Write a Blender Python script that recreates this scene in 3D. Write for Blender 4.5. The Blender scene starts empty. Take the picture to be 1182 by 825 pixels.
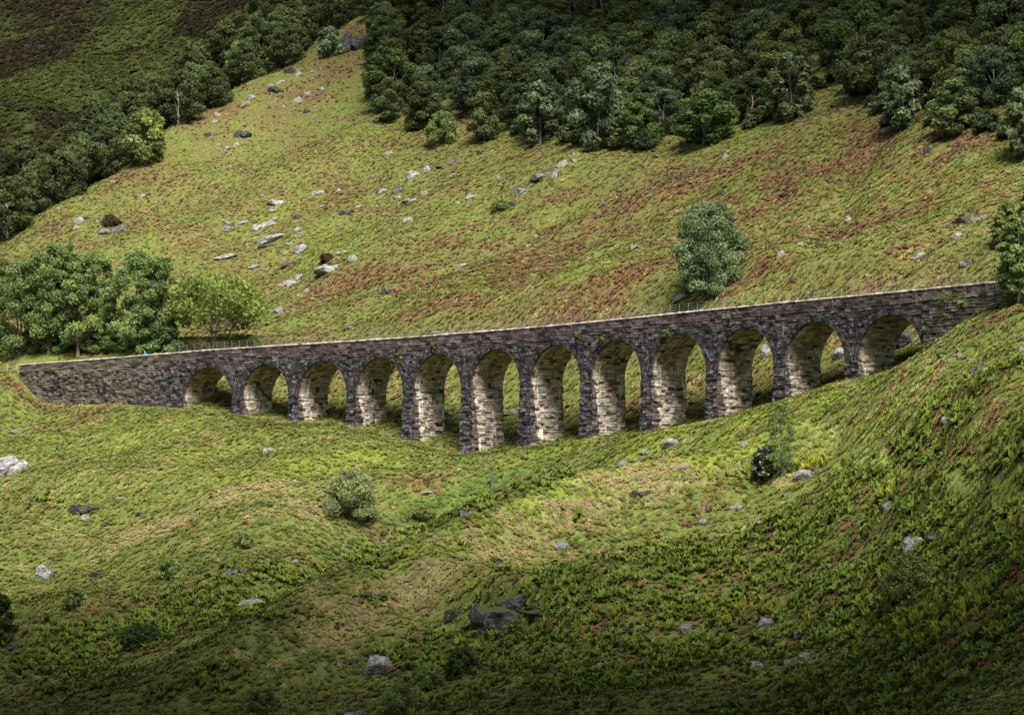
import bpy, math, random
import numpy as np
from math import radians as R

C = bpy.context.scene.collection
rng = np.random.default_rng(7)

# ------------------------------------------------------------------ scene objects, naming
def tag(o, label=None, cat=None, group=None, kind=None):
    if label: o['label'] = label
    if cat: o['category'] = cat
    if group: o['group'] = group
    if kind: o['kind'] = kind
    return o

def empty(name, loc=(0, 0, 0), rz=0.0):
    o = bpy.data.objects.new(name, None)
    o.location = loc; o.rotation_euler = (0, 0, rz)
    o.empty_display_size = 0.2
    C.objects.link(o)
    return o

def link(name, me, parent=None, mat=None):
    o = bpy.data.objects.new(name, me)
    C.objects.link(o)
    if parent is not None: o.parent = parent
    if mat is not None:
        me.materials.clear(); me.materials.append(mat)
    return o

def copy_tree(o, parent=None):
    c = o.copy(); C.objects.link(c)
    if parent is not None: c.parent = parent
    for ch in list(o.children): copy_tree(ch, c)
    return c

def mesh_np(name, V, F, smooth=False, col=None, uv=None):
    """V (n,3); F a list of (m,k) int arrays (k = 3 or 4)."""
    if not isinstance(F, (list, tuple)): F = [F]
    F = [np.asarray(f, dtype=np.int32) for f in F if len(f)]
    me = bpy.data.meshes.new(name)
    V = np.asarray(V, dtype=np.float32)
    me.vertices.add(len(V)); me.vertices.foreach_set('co', V.ravel())
    tot = np.concatenate([np.full(len(f), f.shape[1], np.int32) for f in F])
    idx = np.concatenate([f.ravel() for f in F])
    me.loops.add(len(idx)); me.loops.foreach_set('vertex_index', idx)
    me.polygons.add(len(tot))
    st = np.zeros(len(tot), np.int32); st[1:] = np.cumsum(tot)[:-1]
    me.polygons.foreach_set('loop_start', st)
    me.polygons.foreach_set('loop_total', tot)
    if smooth: me.polygons.foreach_set('use_smooth', np.ones(len(tot), bool))
    if uv is not None:
        l = me.uv_layers.new(name='UVMap')
        l.data.foreach_set('uv', np.asarray(uv, np.float32)[idx].ravel())
    if col is not None:
        a = me.color_attributes.new('Col', 'FLOAT_COLOR', 'POINT')
        c4 = np.ones((len(V), 4), np.float32); c4[:, :col.shape[1]] = col
        a.data.foreach_set('color', c4.ravel())
    me.update(calc_edges=True)
    me.validate()
    return me

# ------------------------------------------------------------------ noise
def _hash(ix, iy, iz, seed):
    h = (ix.astype(np.int64) * 374761393 + iy.astype(np.int64) * 668265263 + iz.astype(np.int64) * 2147483647 + seed * 1274126177) & 0xffffffff
    h = ((h ^ (h >> 13)) * 1274126177) & 0xffffffff
    h = ((h ^ (h >> 16)) * 2246822519) & 0xffffffff
    return (h ^ (h >> 15)) & 0xffffffff

def vnoise(p, seed=0):
    p = np.asarray(p, float)
    if p.shape[1] == 2: p = np.column_stack([p, np.zeros(len(p))])
    i = np.floor(p).astype(np.int64); f = p - i
    f = f * f * f * (f * (f * 6 - 15) + 10)
    out = np.zeros(len(p))
    for dx in (0, 1):
        for dy in (0, 1):
            for dz in (0, 1):
                w = (f[:, 0] if dx else 1 - f[:, 0]) * (f[:, 1] if dy else 1 - f[:, 1]) * (f[:, 2] if dz else 1 - f[:, 2])
                out += w * (_hash(i[:, 0] + dx, i[:, 1] + dy, i[:, 2] + dz, seed) / 4294967295.0)
    return out * 2 - 1

def fbm(p, octs=4, seed=0, gain=0.5):
    s = np.zeros(len(p)); a = 1.0; t = 0; q = np.asarray(p, float)
    for k in range(octs):
        s += a * vnoise(q, seed + k * 17); t += a; a *= gain; q = q * 2.03 + 11.7
    return s / t

# ------------------------------------------------------------------ camera model (photo is 1182 x 825)
F_PX, PITCH = 3100.0, 0.0621536
SP, CP = math.sin(PITCH), math.cos(PITCH)
def ray(u, v):
    cx = (u - 591.0) / F_PX; cy = (412.5 - v) / F_PX
    return np.array([cx, CP - SP * cy, SP + CP * cy])      # unscaled direction
def at_depth(u, v, D):
    r = ray(u, v); return r * (D / r[1])
def project(P):
    P = np.atleast_2d(P)
    d = P[:, 1] * CP + P[:, 2] * SP; c = -P[:, 1] * SP + P[:, 2] * CP
    return np.column_stack([591 + F_PX * P[:, 0] / d, 412.5 - F_PX * c / d])

# ------------------------------------------------------------------ viaduct line in plan
VX, VY, VTH, VK = 39.386, 282.193, 0.9219, -0.0020033
WIDTH = 5.5
_ss = np.linspace(-60, 220, 2801)
_a = VTH + VK * _ss
_i0 = np.argmin(np.abs(_ss))
_cx = np.concatenate([[0], np.cumsum((np.cos(_a[1:]) + np.cos(_a[:-1])) * .5 * np.diff(_ss))])
_cy = np.concatenate([[0], np.cumsum((np.sin(_a[1:]) + np.sin(_a[:-1])) * .5 * np.diff(_ss))])
_px = VX - (_cx - _cx[_i0]); _py = VY + (_cy - _cy[_i0])
def vpos(s, t=0.0):
    """plan point at distance s along the near face, t metres behind it"""
    s = np.asarray(s, float); a = VTH + VK * s
    return np.interp(s, _ss, _px) + t * np.sin(a), np.interp(s, _ss, _py) + t * np.cos(a)
ARCH = [[121.7, 112.25], [110.24, 101.45], [99.64, 90.5], [88.73, 80.09], [78.19, 69.57], [67.71, 59.13], [57.31, 48.64],
        [46.72, 38.42], [36.7, 27.78], [25.97, 17.06], [15.3, 6.17], [4.22, -5.33]]
S_LEFT, S_RIGHT = 154.6, -21.5
def top_z(s):
    return np.interp(s, [-25, -14, 0, 15, 30, 52, 79, 105, 117, 131, 155], [24.5, 24.5, 24.5, 24.5, 24.38, 24.05, 23.93, 23.95, 23.92, 23.66, 23.25])
def s_at_u(u):
    ss = np.linspace(-30, 170, 2000); x, y = vpos(ss)
    uu = project(np.column_stack([x, y, np.full_like(x, 17.0)]))[:, 0]
    o = np.argsort(uu); return float(np.interp(u, uu[o], ss[o]))

# ------------------------------------------------------------------ terrain: heights surveyed at control points
ctrl = []
def cp_near(u, v, rise_back, wb=WIDTH):
    s = s_at_u(u); x, y = vpos(s)
    x, y = float(x), float(y)
    r = ray(u, v); z = r[2] / r[1] * y
    ctrl.append((x, y, z))
    x2, y2 = vpos(s, wb); ctrl.append((float(x2), float(y2), z + rise_back))
for u, v, rb in [(22, 437, 3.4), (45, 462, 5.2), (110, 467, 5.0), (165, 469, 4.2), (212, 471, 2.0), (268, 478, 1.0), (333, 487, 1.0), (400, 491, 1.1),
                 (466, 507, 1.3), (533, 523, 1.3), (601, 517, 1.3), (671, 508, 1.4), (741, 500, 1.5), (816, 487, 1.6),
                 (894, 466, 1.7), (976, 440, 1.8), (1066, 412, 2.4), (1105, 381, 3), (1150, 352, 1.0)]:
    cp_near(u, v, rb)
for u, v, D in [
    # left slope and bog
    (0, 470, 383), (0, 560, 345), (0, 650, 305), (0, 740, 270), (0, 825, 245), (-120, 470, 392), (-120, 825, 255), (-120, 640, 315),
    (110, 520, 358), (110, 600, 322), (110, 690, 286), (110, 780, 256), (210, 520, 346), (210, 600, 314), (200, 680, 284), (200, 750, 258),
    (300, 530, 331), (300, 590, 306), (300, 640, 287), (300, 662, 273), (300, 740, 249), (300, 825, 230),
    (390, 560, 316), (390, 625, 294), (390, 664, 270), (400, 740, 246),
    (450, 555, 315), (455, 615, 300), (468, 640, 281), (450, 740, 243), (450, 825, 224),
    (530, 562, 311), (530, 592, 302), (540, 600, 286), (555, 680, 257), (591, 740, 237), (591, 825, 216),
    (620, 540, 307), (627, 548, 297), (640, 600, 278), (650, 660, 258),
    (720, 520, 297), (740, 560, 284), (740, 620, 264), (740, 700, 242), (740, 825, 209),
    (820, 520, 285), (860, 600, 261), (900, 546, 268), (900, 680, 235), (900, 825, 200),
    (980, 470, 275), (1000, 520, 258), (1030, 600, 237), (1040, 700, 215), (1040, 825, 186),
    (1182, 360, 260), (1182, 450, 236), (1182, 545, 214), (1182, 680, 192), (1182, 825, 172), (1110, 440, 250), (1300, 400, 235), (1300, 825, 160),
    # slope behind the viaduct
    (1180, 305, 288), (1090, 315, 300), (980, 325, 312), (860, 335, 327), (740, 347, 343), (620, 357, 358), (500, 367, 373), (400, 374, 388), (310, 384, 400),
    (200, 396, 405), (100, 404, 412), (20, 412, 420), (-80, 415, 430),
    (20, 340, 455), (120, 330, 462), (220, 330, 458), (20, 300, 478),
    (300, 300, 458), (420, 300, 436), (540, 300, 414), (660, 290, 400), (780, 280, 382), (900, 270, 362), (1020, 255, 344), (1182, 235, 322),
    (130, 240, 500), (220, 240, 498), (330, 200, 505), (430, 200, 494), (560, 200, 466), (700, 195, 436), (820, 190, 410), (940, 190, 384), (1060, 180, 362), (1182, 150, 352),
    (300, 150, 540), (380, 120, 548), (450, 120, 540), (560, 110, 522), (700, 110, 486), (830, 100, 462), (960, 90, 438), (1080, 80, 414), (1182, 70, 390),
    (560, 20, 575), (700, 10, 548), (850, 0, 515), (1000, 0, 478), (1182, -20, 430), (600, -80, 640), (900, -80, 570), (1182, -120, 490), (1400, 100, 340), (1400, -60, 420),
    (15, 278, 497), (60, 242, 508), (130, 205, 522), (200, 155, 540), (280, 108, 560), (330, 78, 575), (380, 48, 590), (430, 18, 606),
    (500, -40, 660)]:
    ctrl.append(tuple(at_depth(u, v, D)))
ctrl_a = np.array(ctrl)
# the spur's far flank: a shallow side gully, then the far hillside
edge_pts = np.array([at_depth(u, v, D) for u, v, D in [(15, 278, 497), (60, 242, 508), (130, 205, 522), (200, 155, 540), (280, 108, 560), (330, 78, 575), (380, 48, 590), (430, 18, 606)]])
extra = []
for P in edge_pts[::2]:
    extra.append(P + np.array([-13, 19, -3.0]))
    extra.append(P + np.array([-38, 60, 13.0]))
for u, v, D in [(-60, 205, 745), (60, 150, 770), (0, 0, 905), (130, 70, 815), (150, -20, 900), (280, -30, 860), (400, -60, 850), (-200, 100, 830)]:
    extra.append(at_depth(u, v, D))
far = [(0, 0, -2.2), (0, 60, -22), (60, 110, -20), (-60, 110, -30), (120, 60, -4), (-120, 60, -24), (0, 150, -27), (70, 150, -16), (-90, 160, -34), (-150, 300, -16), (-230, 250, -30),
       (190, 330, 100), (250, 200, 60), (-230, 470, 30), (0, 1150, 330), (-300, 1100, 300), (300, 900, 330), (300, 600, 230), (-300, 800, 160), (0, -150, 20), (-300, -100, 5), (300, -100, 30), (-320, 250, -20), (340, 250, 110)]
ctrl_a = np.vstack([ctrl_a, np.array(extra), np.array(far, float)])

def tps_fit(P, lam=0.02):
    X = P[:, :2] / 100.0; n = len(X)
    d = np.linalg.norm(X[:, None] - X[None], axis=2)
    K = np.where(d > 0, d * d * np.log(d + 1e-12), 0) + lam * 0.01 * np.eye(n)
    A = np.zeros((n + 3, n + 3)); A[:n, :n] = K
    A[:n, n] = 1; A[:n, n + 1:] = X; A[n, :n] = 1; A[n + 1:, :n] = X.T
    return np.linalg.solve(A, np.concatenate([P[:, 2], [0, 0, 0]])), X
_w, _X = tps_fit(ctrl_a)
def tps_eval(x, y):
    Q = np.column_stack([x, y]) / 100.0; out = np.zeros(len(Q)); n = len(_X)
    for a in range(0, len(Q), 20000):
        q = Q[a:a + 20000]
        d2 = ((q[:, None] - _X[None]) ** 2).sum(2)
        out[a:a + 20000] = (0.5 * d2 * np.log(d2 + 1e-14)) @ _w[:n] + _w[n] + q @ _w[n + 1:]
    return out

gx = np.concatenate([np.linspace(-340, -150, 40)[:-1], np.arange(-150, 110, 0.8), np.linspace(110, 340, 46)])
gy = np.concatenate([np.linspace(-160, 155, 40)[:-1], np.arange(155, 470, 0.8), np.arange(470, 640, 1.3), np.linspace(640, 1150, 230)])
GX, GY = np.meshgrid(gx, gy)
_fx, _fy = GX.ravel(), GY.ravel()
_q = np.column_stack([_fx, _fy])
base = tps_eval(_fx, _fy)
GZ = base.reshape(GX.shape)
def H(x, y):
    x = np.atleast_1d(np.asarray(x, float)); y = np.atleast_1d(np.asarray(y, float))
    i = np.clip(np.searchsorted(gx, x) - 1, 0, len(gx) - 2); j = np.clip(np.searchsorted(gy, y) - 1, 0, len(gy) - 2)
    fx = (x - gx[i]) / (gx[i + 1] - gx[i]); fy = (y - gy[j]) / (gy[j + 1] - gy[j])
    return (GZ[j, i] * (1 - fx) * (1 - fy) + GZ[j, i + 1] * fx * (1 - fy) + GZ[j + 1, i] * (1 - fx) * fy + GZ[j + 1, i + 1] * fx * fy)
_ts = np.arange(130, 1140, 0.5)
def ground_at(u, v, dmin=0.0):
    """the point of the ground seen at photo pixel (u, v): surveying the place from the photographer's spot"""
    r = ray(u, v); r = r / r[1]
    t = _ts[_ts >= dmin]
    d = t * r[2] - H(t * r[0], t)
    k = np.argmax(d < 0)
    if not (d < 0).any(): return r * 900.0
    if k == 0: D = t[0]
    else:
        a, b = d[k - 1], d[k]; D = t[k - 1] + 0.5 * a / (a - b)
    return np.array([D * r[0], D, float(H(D * r[0], D)[0])])
# distance to the viaduct line (0 at the walls) fades the hummocks out near the masonry
_vs = np.linspace(S_RIGHT, S_LEFT, 120); _vx, _vy = vpos(_vs, WIDTH / 2)
_near = np.full(len(_q), 1e9)
for a, b in zip(_vx, _vy): _near = np.minimum(_near, (_fx - a) ** 2 + (_fy - b) ** 2)
_fade = np.clip((np.sqrt(_near) - 4.0) / 8.0, 0, 1)
warp = fbm(_q / 23.0, 2, 91)[:, None] * np.array([[6.0, 4.0]])
# hummocks drawn out along the contours (the fall line runs to the lower left)
AL = np.array([0.66, -0.75]); DN = np.array([-0.75, -0.66])
qa = (_q + warp) @ AL; qd = (_q + warp) @ DN
hum = 1.5 * fbm(np.column_stack([qa / 26, qd / 15]), 3, 5) + 0.55 * fbm(np.column_stack([qa / 7.5, qd / 4.4]), 3, 31) + 0.12 * fbm(np.column_stack([qa / 2.9, qd / 1.9]), 2, 57)
hum += 0.35 * (1 - np.abs(vnoise(np.column_stack([qa / 14, qd / 5.5]), 77)) * 2)
near_far = np.clip((600 - _fy) / 100, 0, 1)
# rocky knolls with a steep downhill face
for mx, my, mh, mr in ((1.5, 243.0, 3.4, 6.5), (7.5, 248.5, 2.4, 6.0), (-4.0, 250.0, 1.6, 4.0), (14.5, 284.5, 1.3, 3.5), (-12.5, 262.5, 1.2, 3.5), (56.0, 318.0, 1.5, 5.0), (3.0, 444.0, 1.6, 5.0), (8.5, 449.0, 1.6, 5.0), (36.0, 228.0, 1.2, 4.5)):
    _u = ((_fx - mx) * AL[0] + (_fy - my) * AL[1]) / (mr * 1.5); _d = ((_fx - mx) * DN[0] + (_fy - my) * DN[1]) / mr
    hum = hum + mh * np.exp(-_u ** 2 - np.where(_d > 0, (_d * 2.2) ** 4, _d ** 2))
def line_relief(pix, amp, rad, shift=(0, 0)):
    """a ridge (amp > 0) or furrow (amp < 0) along a surveyed line"""
    L = np.array([ground_at(u, v)[:2] for u, v in pix]) + np.array(shift, float); d = np.full(len(_fx), 1e9)
    A = np.zeros(len(_fx)); amp = np.broadcast_to(np.asarray(amp, float), (len(L),))
    for k, (a, b) in enumerate(zip(L[:-1], L[1:])):
        e = b - a; t = np.clip(((_fx - a[0]) * e[0] + (_fy - a[1]) * e[1]) / (e @ e), 0, 1)
        dd = np.hypot(_fx - a[0] - t * e[0], _fy - a[1] - t * e[1]); nearer = dd < d
        A = np.where(nearer, amp[k] * (1 - t) + amp[k + 1] * t, A); d = np.where(nearer, dd, d)
    return A * np.exp(-(d / rad) ** 2)
hum = hum + line_relief([(930, 508), (870, 532), (800, 565), (700, 596), (620, 622), (540, 654), (460, 690), (380, 726), (270, 776), (120, 830)], [1.0, 2.6, 4.4, 5.2, 5.2, 5.0, 4.6, 4.2, 3.4, 2.0], 8.0)
hum = hum + line_relief([(740, 524), (640, 543), (560, 572), (480, 604), (400, 638), (300, 672), (200, 706), (80, 755)], [-1.2, -3.0, -3.6, -3.0, -3.0, -3.0, -2.5, -2.0], 6.5)
hum = hum + line_relief([(1020, 520), (1090, 516), (1180, 530)], 3.2, 7.0) + line_relief([(962, 510), (1000, 531), (1060, 550), (1110, 560), (1182, 580)], -1.6, 3.2)
hum = hum + line_relief([(955, 285), (965, 250), (982, 210), (1000, 172)], -1.6, 3.0) + line_relief([(400, 372), (450, 345), (510, 318), (570, 288), (640, 250)], -1.3, 5.0)
hum = hum + line_relief([(150, 300), (260, 250), (370, 190), (430, 150)], 1.6, 9.0) + line_relief([(250, 330), (380, 270), (500, 205), (600, 175)], -1.2, 6.0) + line_relief([(680, 330), (780, 270), (880, 215)], 1.2, 7.0)
hum = hum + line_relief([(40, 560), (150, 560), (260, 565)], 1.2, 6.0) + line_relief([(60, 640), (180, 640), (260, 632)], -1.3, 6.0)
hz = base + hum * _fade * (0.35 + 0.65 * np.clip((_fy - 40) / 100, 0, 1)) + (1 - near_far) * 4.0 * fbm(_q / 40, 4, 9)
GZ = hz.reshape(GX.shape)
def normal_at(x, y, e=0.8):
    dx = (H(x + e, y) - H(x - e, y)) / (2 * e); dy = (H(x, y + e) - H(x, y - e)) / (2 * e)
    n = np.column_stack([-dx, -dy, np.ones(len(dx))]); return n / np.linalg.norm(n, axis=1)[:, None]

# ------------------------------------------------------------------ materials
class NT:
    def __init__(self, name):
        self.m = bpy.data.materials.new(name); self.m.use_nodes = True
        self.t = self.m.node_tree; self.t.nodes.clear()
    def n(self, typ, ins=None, **kw):
        nd = self.t.nodes.new(typ)
        for k, v in kw.items(): setattr(nd, k, v)
        for k, v in (ins or {}).items():
            s = nd.inputs[k]
            if isinstance(v, bpy.types.NodeSocket): self.t.links.new(v, s)
            else: s.default_value = v
        return nd
    def mix(self, fac, a, b, blend='MIX'):
        nd = self.t.nodes.new('ShaderNodeMix'); nd.data_type = 'RGBA'; nd.blend_type = blend
        for s, v in ((nd.inputs[0], fac), (nd.inputs[6], a), (nd.inputs[7], b)):
            if isinstance(v, bpy.types.NodeSocket): self.t.links.new(v, s)
            elif isinstance(v, (tuple, list)): s.default_value = tuple(v) + ((1,) if len(v) == 3 else ())
            else: s.default_value = v
        return nd.outputs[2]
    def math(self, op, a, b=0.0, c=0.0, clamp=False):
        nd = self.t.nodes.new('ShaderNodeMath'); nd.operation = op; nd.use_clamp = clamp
        for s, v in zip(nd.inputs, (a, b, c)):
            if isinstance(v, bpy.types.NodeSocket): self.t.links.new(v, s)
            else: s.default_value = v
        return nd.outputs[0]
    def noise(self, vec, scale, detail=4, rough=0.55, dist=0.0):
        return self.n('ShaderNodeTexNoise', {'Vector': vec, 'Scale': scale, 'Detail': detail, 'Roughness': rough, 'Distortion': dist}).outputs['Fac']
    def ramp(self, fac, lo, hi):
        nd = self.n('ShaderNodeMapRange', {'Value': fac, 'From Min': lo, 'From Max': hi}, clamp=True)
        return nd.outputs[0]
    def mapping(self, vec, scale=(1, 1, 1), loc=(0, 0, 0)):
        return self.n('ShaderNodeMapping', {'Vector': vec, 'Scale': scale, 'Location': loc}).outputs[0]
    def out(self, shader):
        self.n('ShaderNodeOutputMaterial', {'Surface': shader}); return self.m
    def principled(self, col, rough=0.85, spec=0.2, bump=None, bstr=0.4, bdist=0.05):
        ins = {'Base Color': col if isinstance(col, bpy.types.NodeSocket) else tuple(col) + (1,), 'Roughness': rough, 'Specular IOR Level': spec}
        if bump is not None:
            ins['Normal'] = self.n('ShaderNodeBump', {'Height': bump, 'Strength': bstr, 'Distance': bdist}).outputs[0]
        return self.n('ShaderNodeBsdfPrincipled', ins).outputs[0]

def mat_leaf(name, col, var=0.35, trans=0.35, hue=0.03, gloss=0.12):
    """leaf faces: own colour per clump (attribute Col) and per plant (object random)"""
    g = NT(name)
    at = g.n('ShaderNodeAttribute', attribute_name='Col').outputs['Color']
    rnd = g.n('ShaderNodeObjectInfo').outputs['Random']
    c = g.mix(1.0, tuple(col), at, 'MULTIPLY')
    hsv = g.n('ShaderNodeHueSaturation', {'Hue': g.math('MULTIPLY_ADD', rnd, hue * 2, 0.5 - hue), 'Saturation': 1.0,
                                         'Value': g.math('MULTIPLY_ADD', g.math('FRACT', g.math('MULTIPLY', rnd, 7.31)), var * 2, 1 - var), 'Color': c}).outputs[0]
    d = g.n('ShaderNodeBsdfDiffuse', {'Color': hsv}).outputs[0]
    t = g.n('ShaderNodeBsdfTranslucent', {'Color': g.mix(1.0, hsv, (1.15, 1.1, 0.6), 'MULTIPLY')}).outputs[0]
    s = g.n('ShaderNodeMixShader', {0: trans, 1: d, 2: t}).outputs[0]
    return g.out(s)

def mat_ground():
    g = NT('hillside_turf')
    P = g.n('ShaderNodeNewGeometry').outputs['Position']
    at = g.n('ShaderNodeAttribute', attribute_name='Col').outputs['Color']
    n1 = g.noise(P, 1.9, 6, 0.75); n2 = g.noise(g.mapping(P, (0.5, 0.7, 1.4)), 0.45, 4, 0.6); n3 = g.noise(P, 7.0, 3, 0.7)
    v = g.math('ADD', g.math('MULTIPLY', g.ramp(n1, 0.34, 0.66), 1.0), 0.42)
    c = g.mix(1.0, at, g.n('ShaderNodeCombineColor', {0: v, 1: v, 2: v}).outputs[0], 'MULTIPLY')
    c = g.mix(g.math('MULTIPLY', g.ramp(n2, 0.56, 0.7), 0.4), c, (0.10, 0.062, 0.03))
    c = g.mix(g.math('MULTIPLY', g.ramp(n3, 0.55, 0.75), 0.35), c, (0.045, 0.06, 0.018))
    h = g.math('ADD', n1, g.math('MULTIPLY', n3, 0.3))
    return g.out(g.principled(c, 0.95, 0.05, h, 0.5, 0.2))

def mat_blades(name):
    g = NT(name)
    at = g.n('ShaderNodeAttribute', attribute_name='Col').outputs['Color']
    nn = g.n('ShaderNodeVectorMath', {0: g.n('ShaderNodeNewGeometry').outputs['Normal'], 1: (0.45, 0.45, 0.45), 2: (-0.22, -0.22, 0.75)}, operation='MULTIPLY_ADD').outputs[0]
    nn = g.n('ShaderNodeVectorMath', {0: nn}, operation='NORMALIZE').outputs[0]
    d = g.n('ShaderNodeBsdfDiffuse', {'Color': at, 'Normal': nn}).outputs[0]
    t = g.n('ShaderNodeBsdfTranslucent', {'Color': at}).outputs[0]
    return g.out(g.n('ShaderNodeMixShader', {0: 0.18, 1: d, 2: t}).outputs[0])

def mat_stone():
    """coursed rubble; attribute Col: R = sheltered pale face, G = brown upper courses, B = mossy / lichened"""
    g = NT('coursed_rubble_stone')
    uv = g.n('ShaderNodeTexCoord').outputs['UV']
    sep = g.n('ShaderNodeSeparateColor', {'Color': g.n('ShaderNodeAttribute', attribute_name='Col').outputs['Color']})
    pale, brown, moss = sep.outputs[0], sep.outputs[1], sep.outputs[2]
    tone = g.n('ShaderNodeAttribute', attribute_name='Col').outputs['Alpha']
    wob = g.n('ShaderNodeTexNoise', {'Vector': uv, 'Scale': 1.3, 'Detail': 4}).outputs['Color']
    duv = g.n('ShaderNodeVectorMath', {0: uv, 1: g.n('ShaderNodeVectorMath', {0: wob, 1: (0.5, 0.36, 0)}, operation='MULTIPLY').outputs[0]}, operation='ADD').outputs[0]
    br = g.n('ShaderNodeTexBrick', {'Vector': duv, 'Color1': (0, 0, 0, 1), 'Color2': (1, 1, 1, 1), 'Mortar': (0.5, 0.5, 0.5, 1), 'Scale': 1.0, 'Mortar Size': 0.022,
                                    'Mortar Smooth': 0.3, 'Bias': 0.0, 'Brick Width': 1.0, 'Row Height': 0.40}, offset=0.43, squash=0.7, squash_frequency=3)
    br2 = g.n('ShaderNodeTexBrick', {'Vector': g.mapping(duv, (1, 1, 1), (0.37, 0.11, 0)), 'Color1': (0, 0, 0, 1), 'Color2': (1, 1, 1, 1), 'Mortar': (0.5, 0.5, 0.5, 1), 'Scale': 1.0,
                                     'Mortar Size': 0.03, 'Brick Width': 0.6, 'Row Height': 0.29}, offset=0.37, squash=1.4, squash_frequency=2)
    r1 = g.n('ShaderNodeSeparateColor', {'Color': br.outputs['Color']}).outputs[0]
    r2 = g.n('ShaderNodeSeparateColor', {'Color': br2.outputs['Color']}).outputs[0]
    big = g.noise(uv, 0.28, 4, 0.6)
    fine = g.noise(uv, 5.5, 5, 0.7)
    strat = g.ramp(g.noise(g.mapping(duv, (1.1, 4.6, 1)), 1.0, 4, 0.7), 0.3, 0.7)
    rr = g.math('ADD', g.math('MULTIPLY', g.math('POWER', tone, 1.2), 0.95), g.math('MULTIPLY', g.math('ADD', strat, r2), 0.12))
    dark = g.mix(rr, (0.010, 0.009, 0.012), (0.088, 0.073, 0.082))
    spk = g.noise(g.mapping(duv, (2.2, 4.2, 1)), 1.0, 3, 0.75)
    dark = g.mix(g.math('MULTIPLY', g.ramp(g.math('ADD', spk, g.math('MULTIPLY', tone, 0.30)), 0.70, 0.86), 0.8), dark, (0.27, 0.245, 0.24))
    dark = g.mix(g.math('MULTIPLY', g.ramp(spk, 0.42, 0.32), 0.6), dark, (0.010, 0.009, 0.011))
    dark = g.mix(g.math('MULTIPLY', g.ramp(g.noise(uv, 0.45, 5, 0.7), 0.5, 0.64), 0.55), dark, (0.10, 0.082, 0.068))
    brn = g.mix(rr, (0.022, 0.017, 0.018), (0.145, 0.11, 0.098))
    brn = g.mix(g.math('MULTIPLY', g.ramp(g.noise(g.mapping(uv, (1, 2.2, 1)), 1.5, 4), 0.56, 0.66), 0.55), brn, (0.17, 0.09, 0.06))
    dark = g.mix(g.math('MULTIPLY', brown, g.ramp(big, 0.25, 0.6)), dark, brn)
    mos = g.mix(rr, (0.018, 0.016, 0.017), (0.185, 0.158, 0.122))
    mos = g.mix(g.math('MULTIPLY', g.ramp(g.noise(uv, 0.55, 5, 0.65), 0.54, 0.66), 0.8), mos, (0.085, 0.10, 0.03))
    dark = g.mix(g.math('MULTIPLY', moss, g.ramp(big, 0.2, 0.5)), dark, mos)
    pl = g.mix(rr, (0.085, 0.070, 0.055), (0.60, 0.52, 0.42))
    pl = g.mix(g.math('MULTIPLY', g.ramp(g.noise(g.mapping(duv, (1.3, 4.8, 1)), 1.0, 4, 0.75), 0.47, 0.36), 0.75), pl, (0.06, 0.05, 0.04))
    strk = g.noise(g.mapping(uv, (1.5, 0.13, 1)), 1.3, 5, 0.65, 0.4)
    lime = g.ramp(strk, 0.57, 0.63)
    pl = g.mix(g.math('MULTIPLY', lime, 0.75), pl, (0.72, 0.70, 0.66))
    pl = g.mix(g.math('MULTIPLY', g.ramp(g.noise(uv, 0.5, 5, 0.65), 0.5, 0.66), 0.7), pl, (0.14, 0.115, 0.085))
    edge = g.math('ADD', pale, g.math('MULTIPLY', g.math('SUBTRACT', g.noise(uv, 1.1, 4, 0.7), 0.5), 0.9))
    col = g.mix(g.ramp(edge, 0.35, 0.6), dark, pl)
    col = g.mix(g.math('MULTIPLY', g.math('MULTIPLY', g.ramp(strk, 0.63, 0.7), g.math('SUBTRACT', 1.0, moss)), 0.5), col, (0.5, 0.48, 0.47))
    gap = g.math('MAXIMUM', br.outputs['Fac'], g.math('MULTIPLY', br2.outputs['Fac'], 0.55))
    col = g.mix(g.math('MULTIPLY', g.ramp(tone, 0.17, 0.07), 0.9), col, (0.010, 0.009, 0.009))
    fv = g.math('MULTIPLY_ADD', fine, 0.9, 0.55)
    col = g.mix(1.0, col, g.n('ShaderNodeCombineColor', {0: fv, 1: fv, 2: fv}).outputs[0], 'MULTIPLY')
    h = g.math('ADD', g.math('MULTIPLY', spk, 0.8), g.math('MULTIPLY', fine, 0.5))
    return g.out(g.principled(col, 0.9, 0.15, h, 1.0, 0.12))

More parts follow.
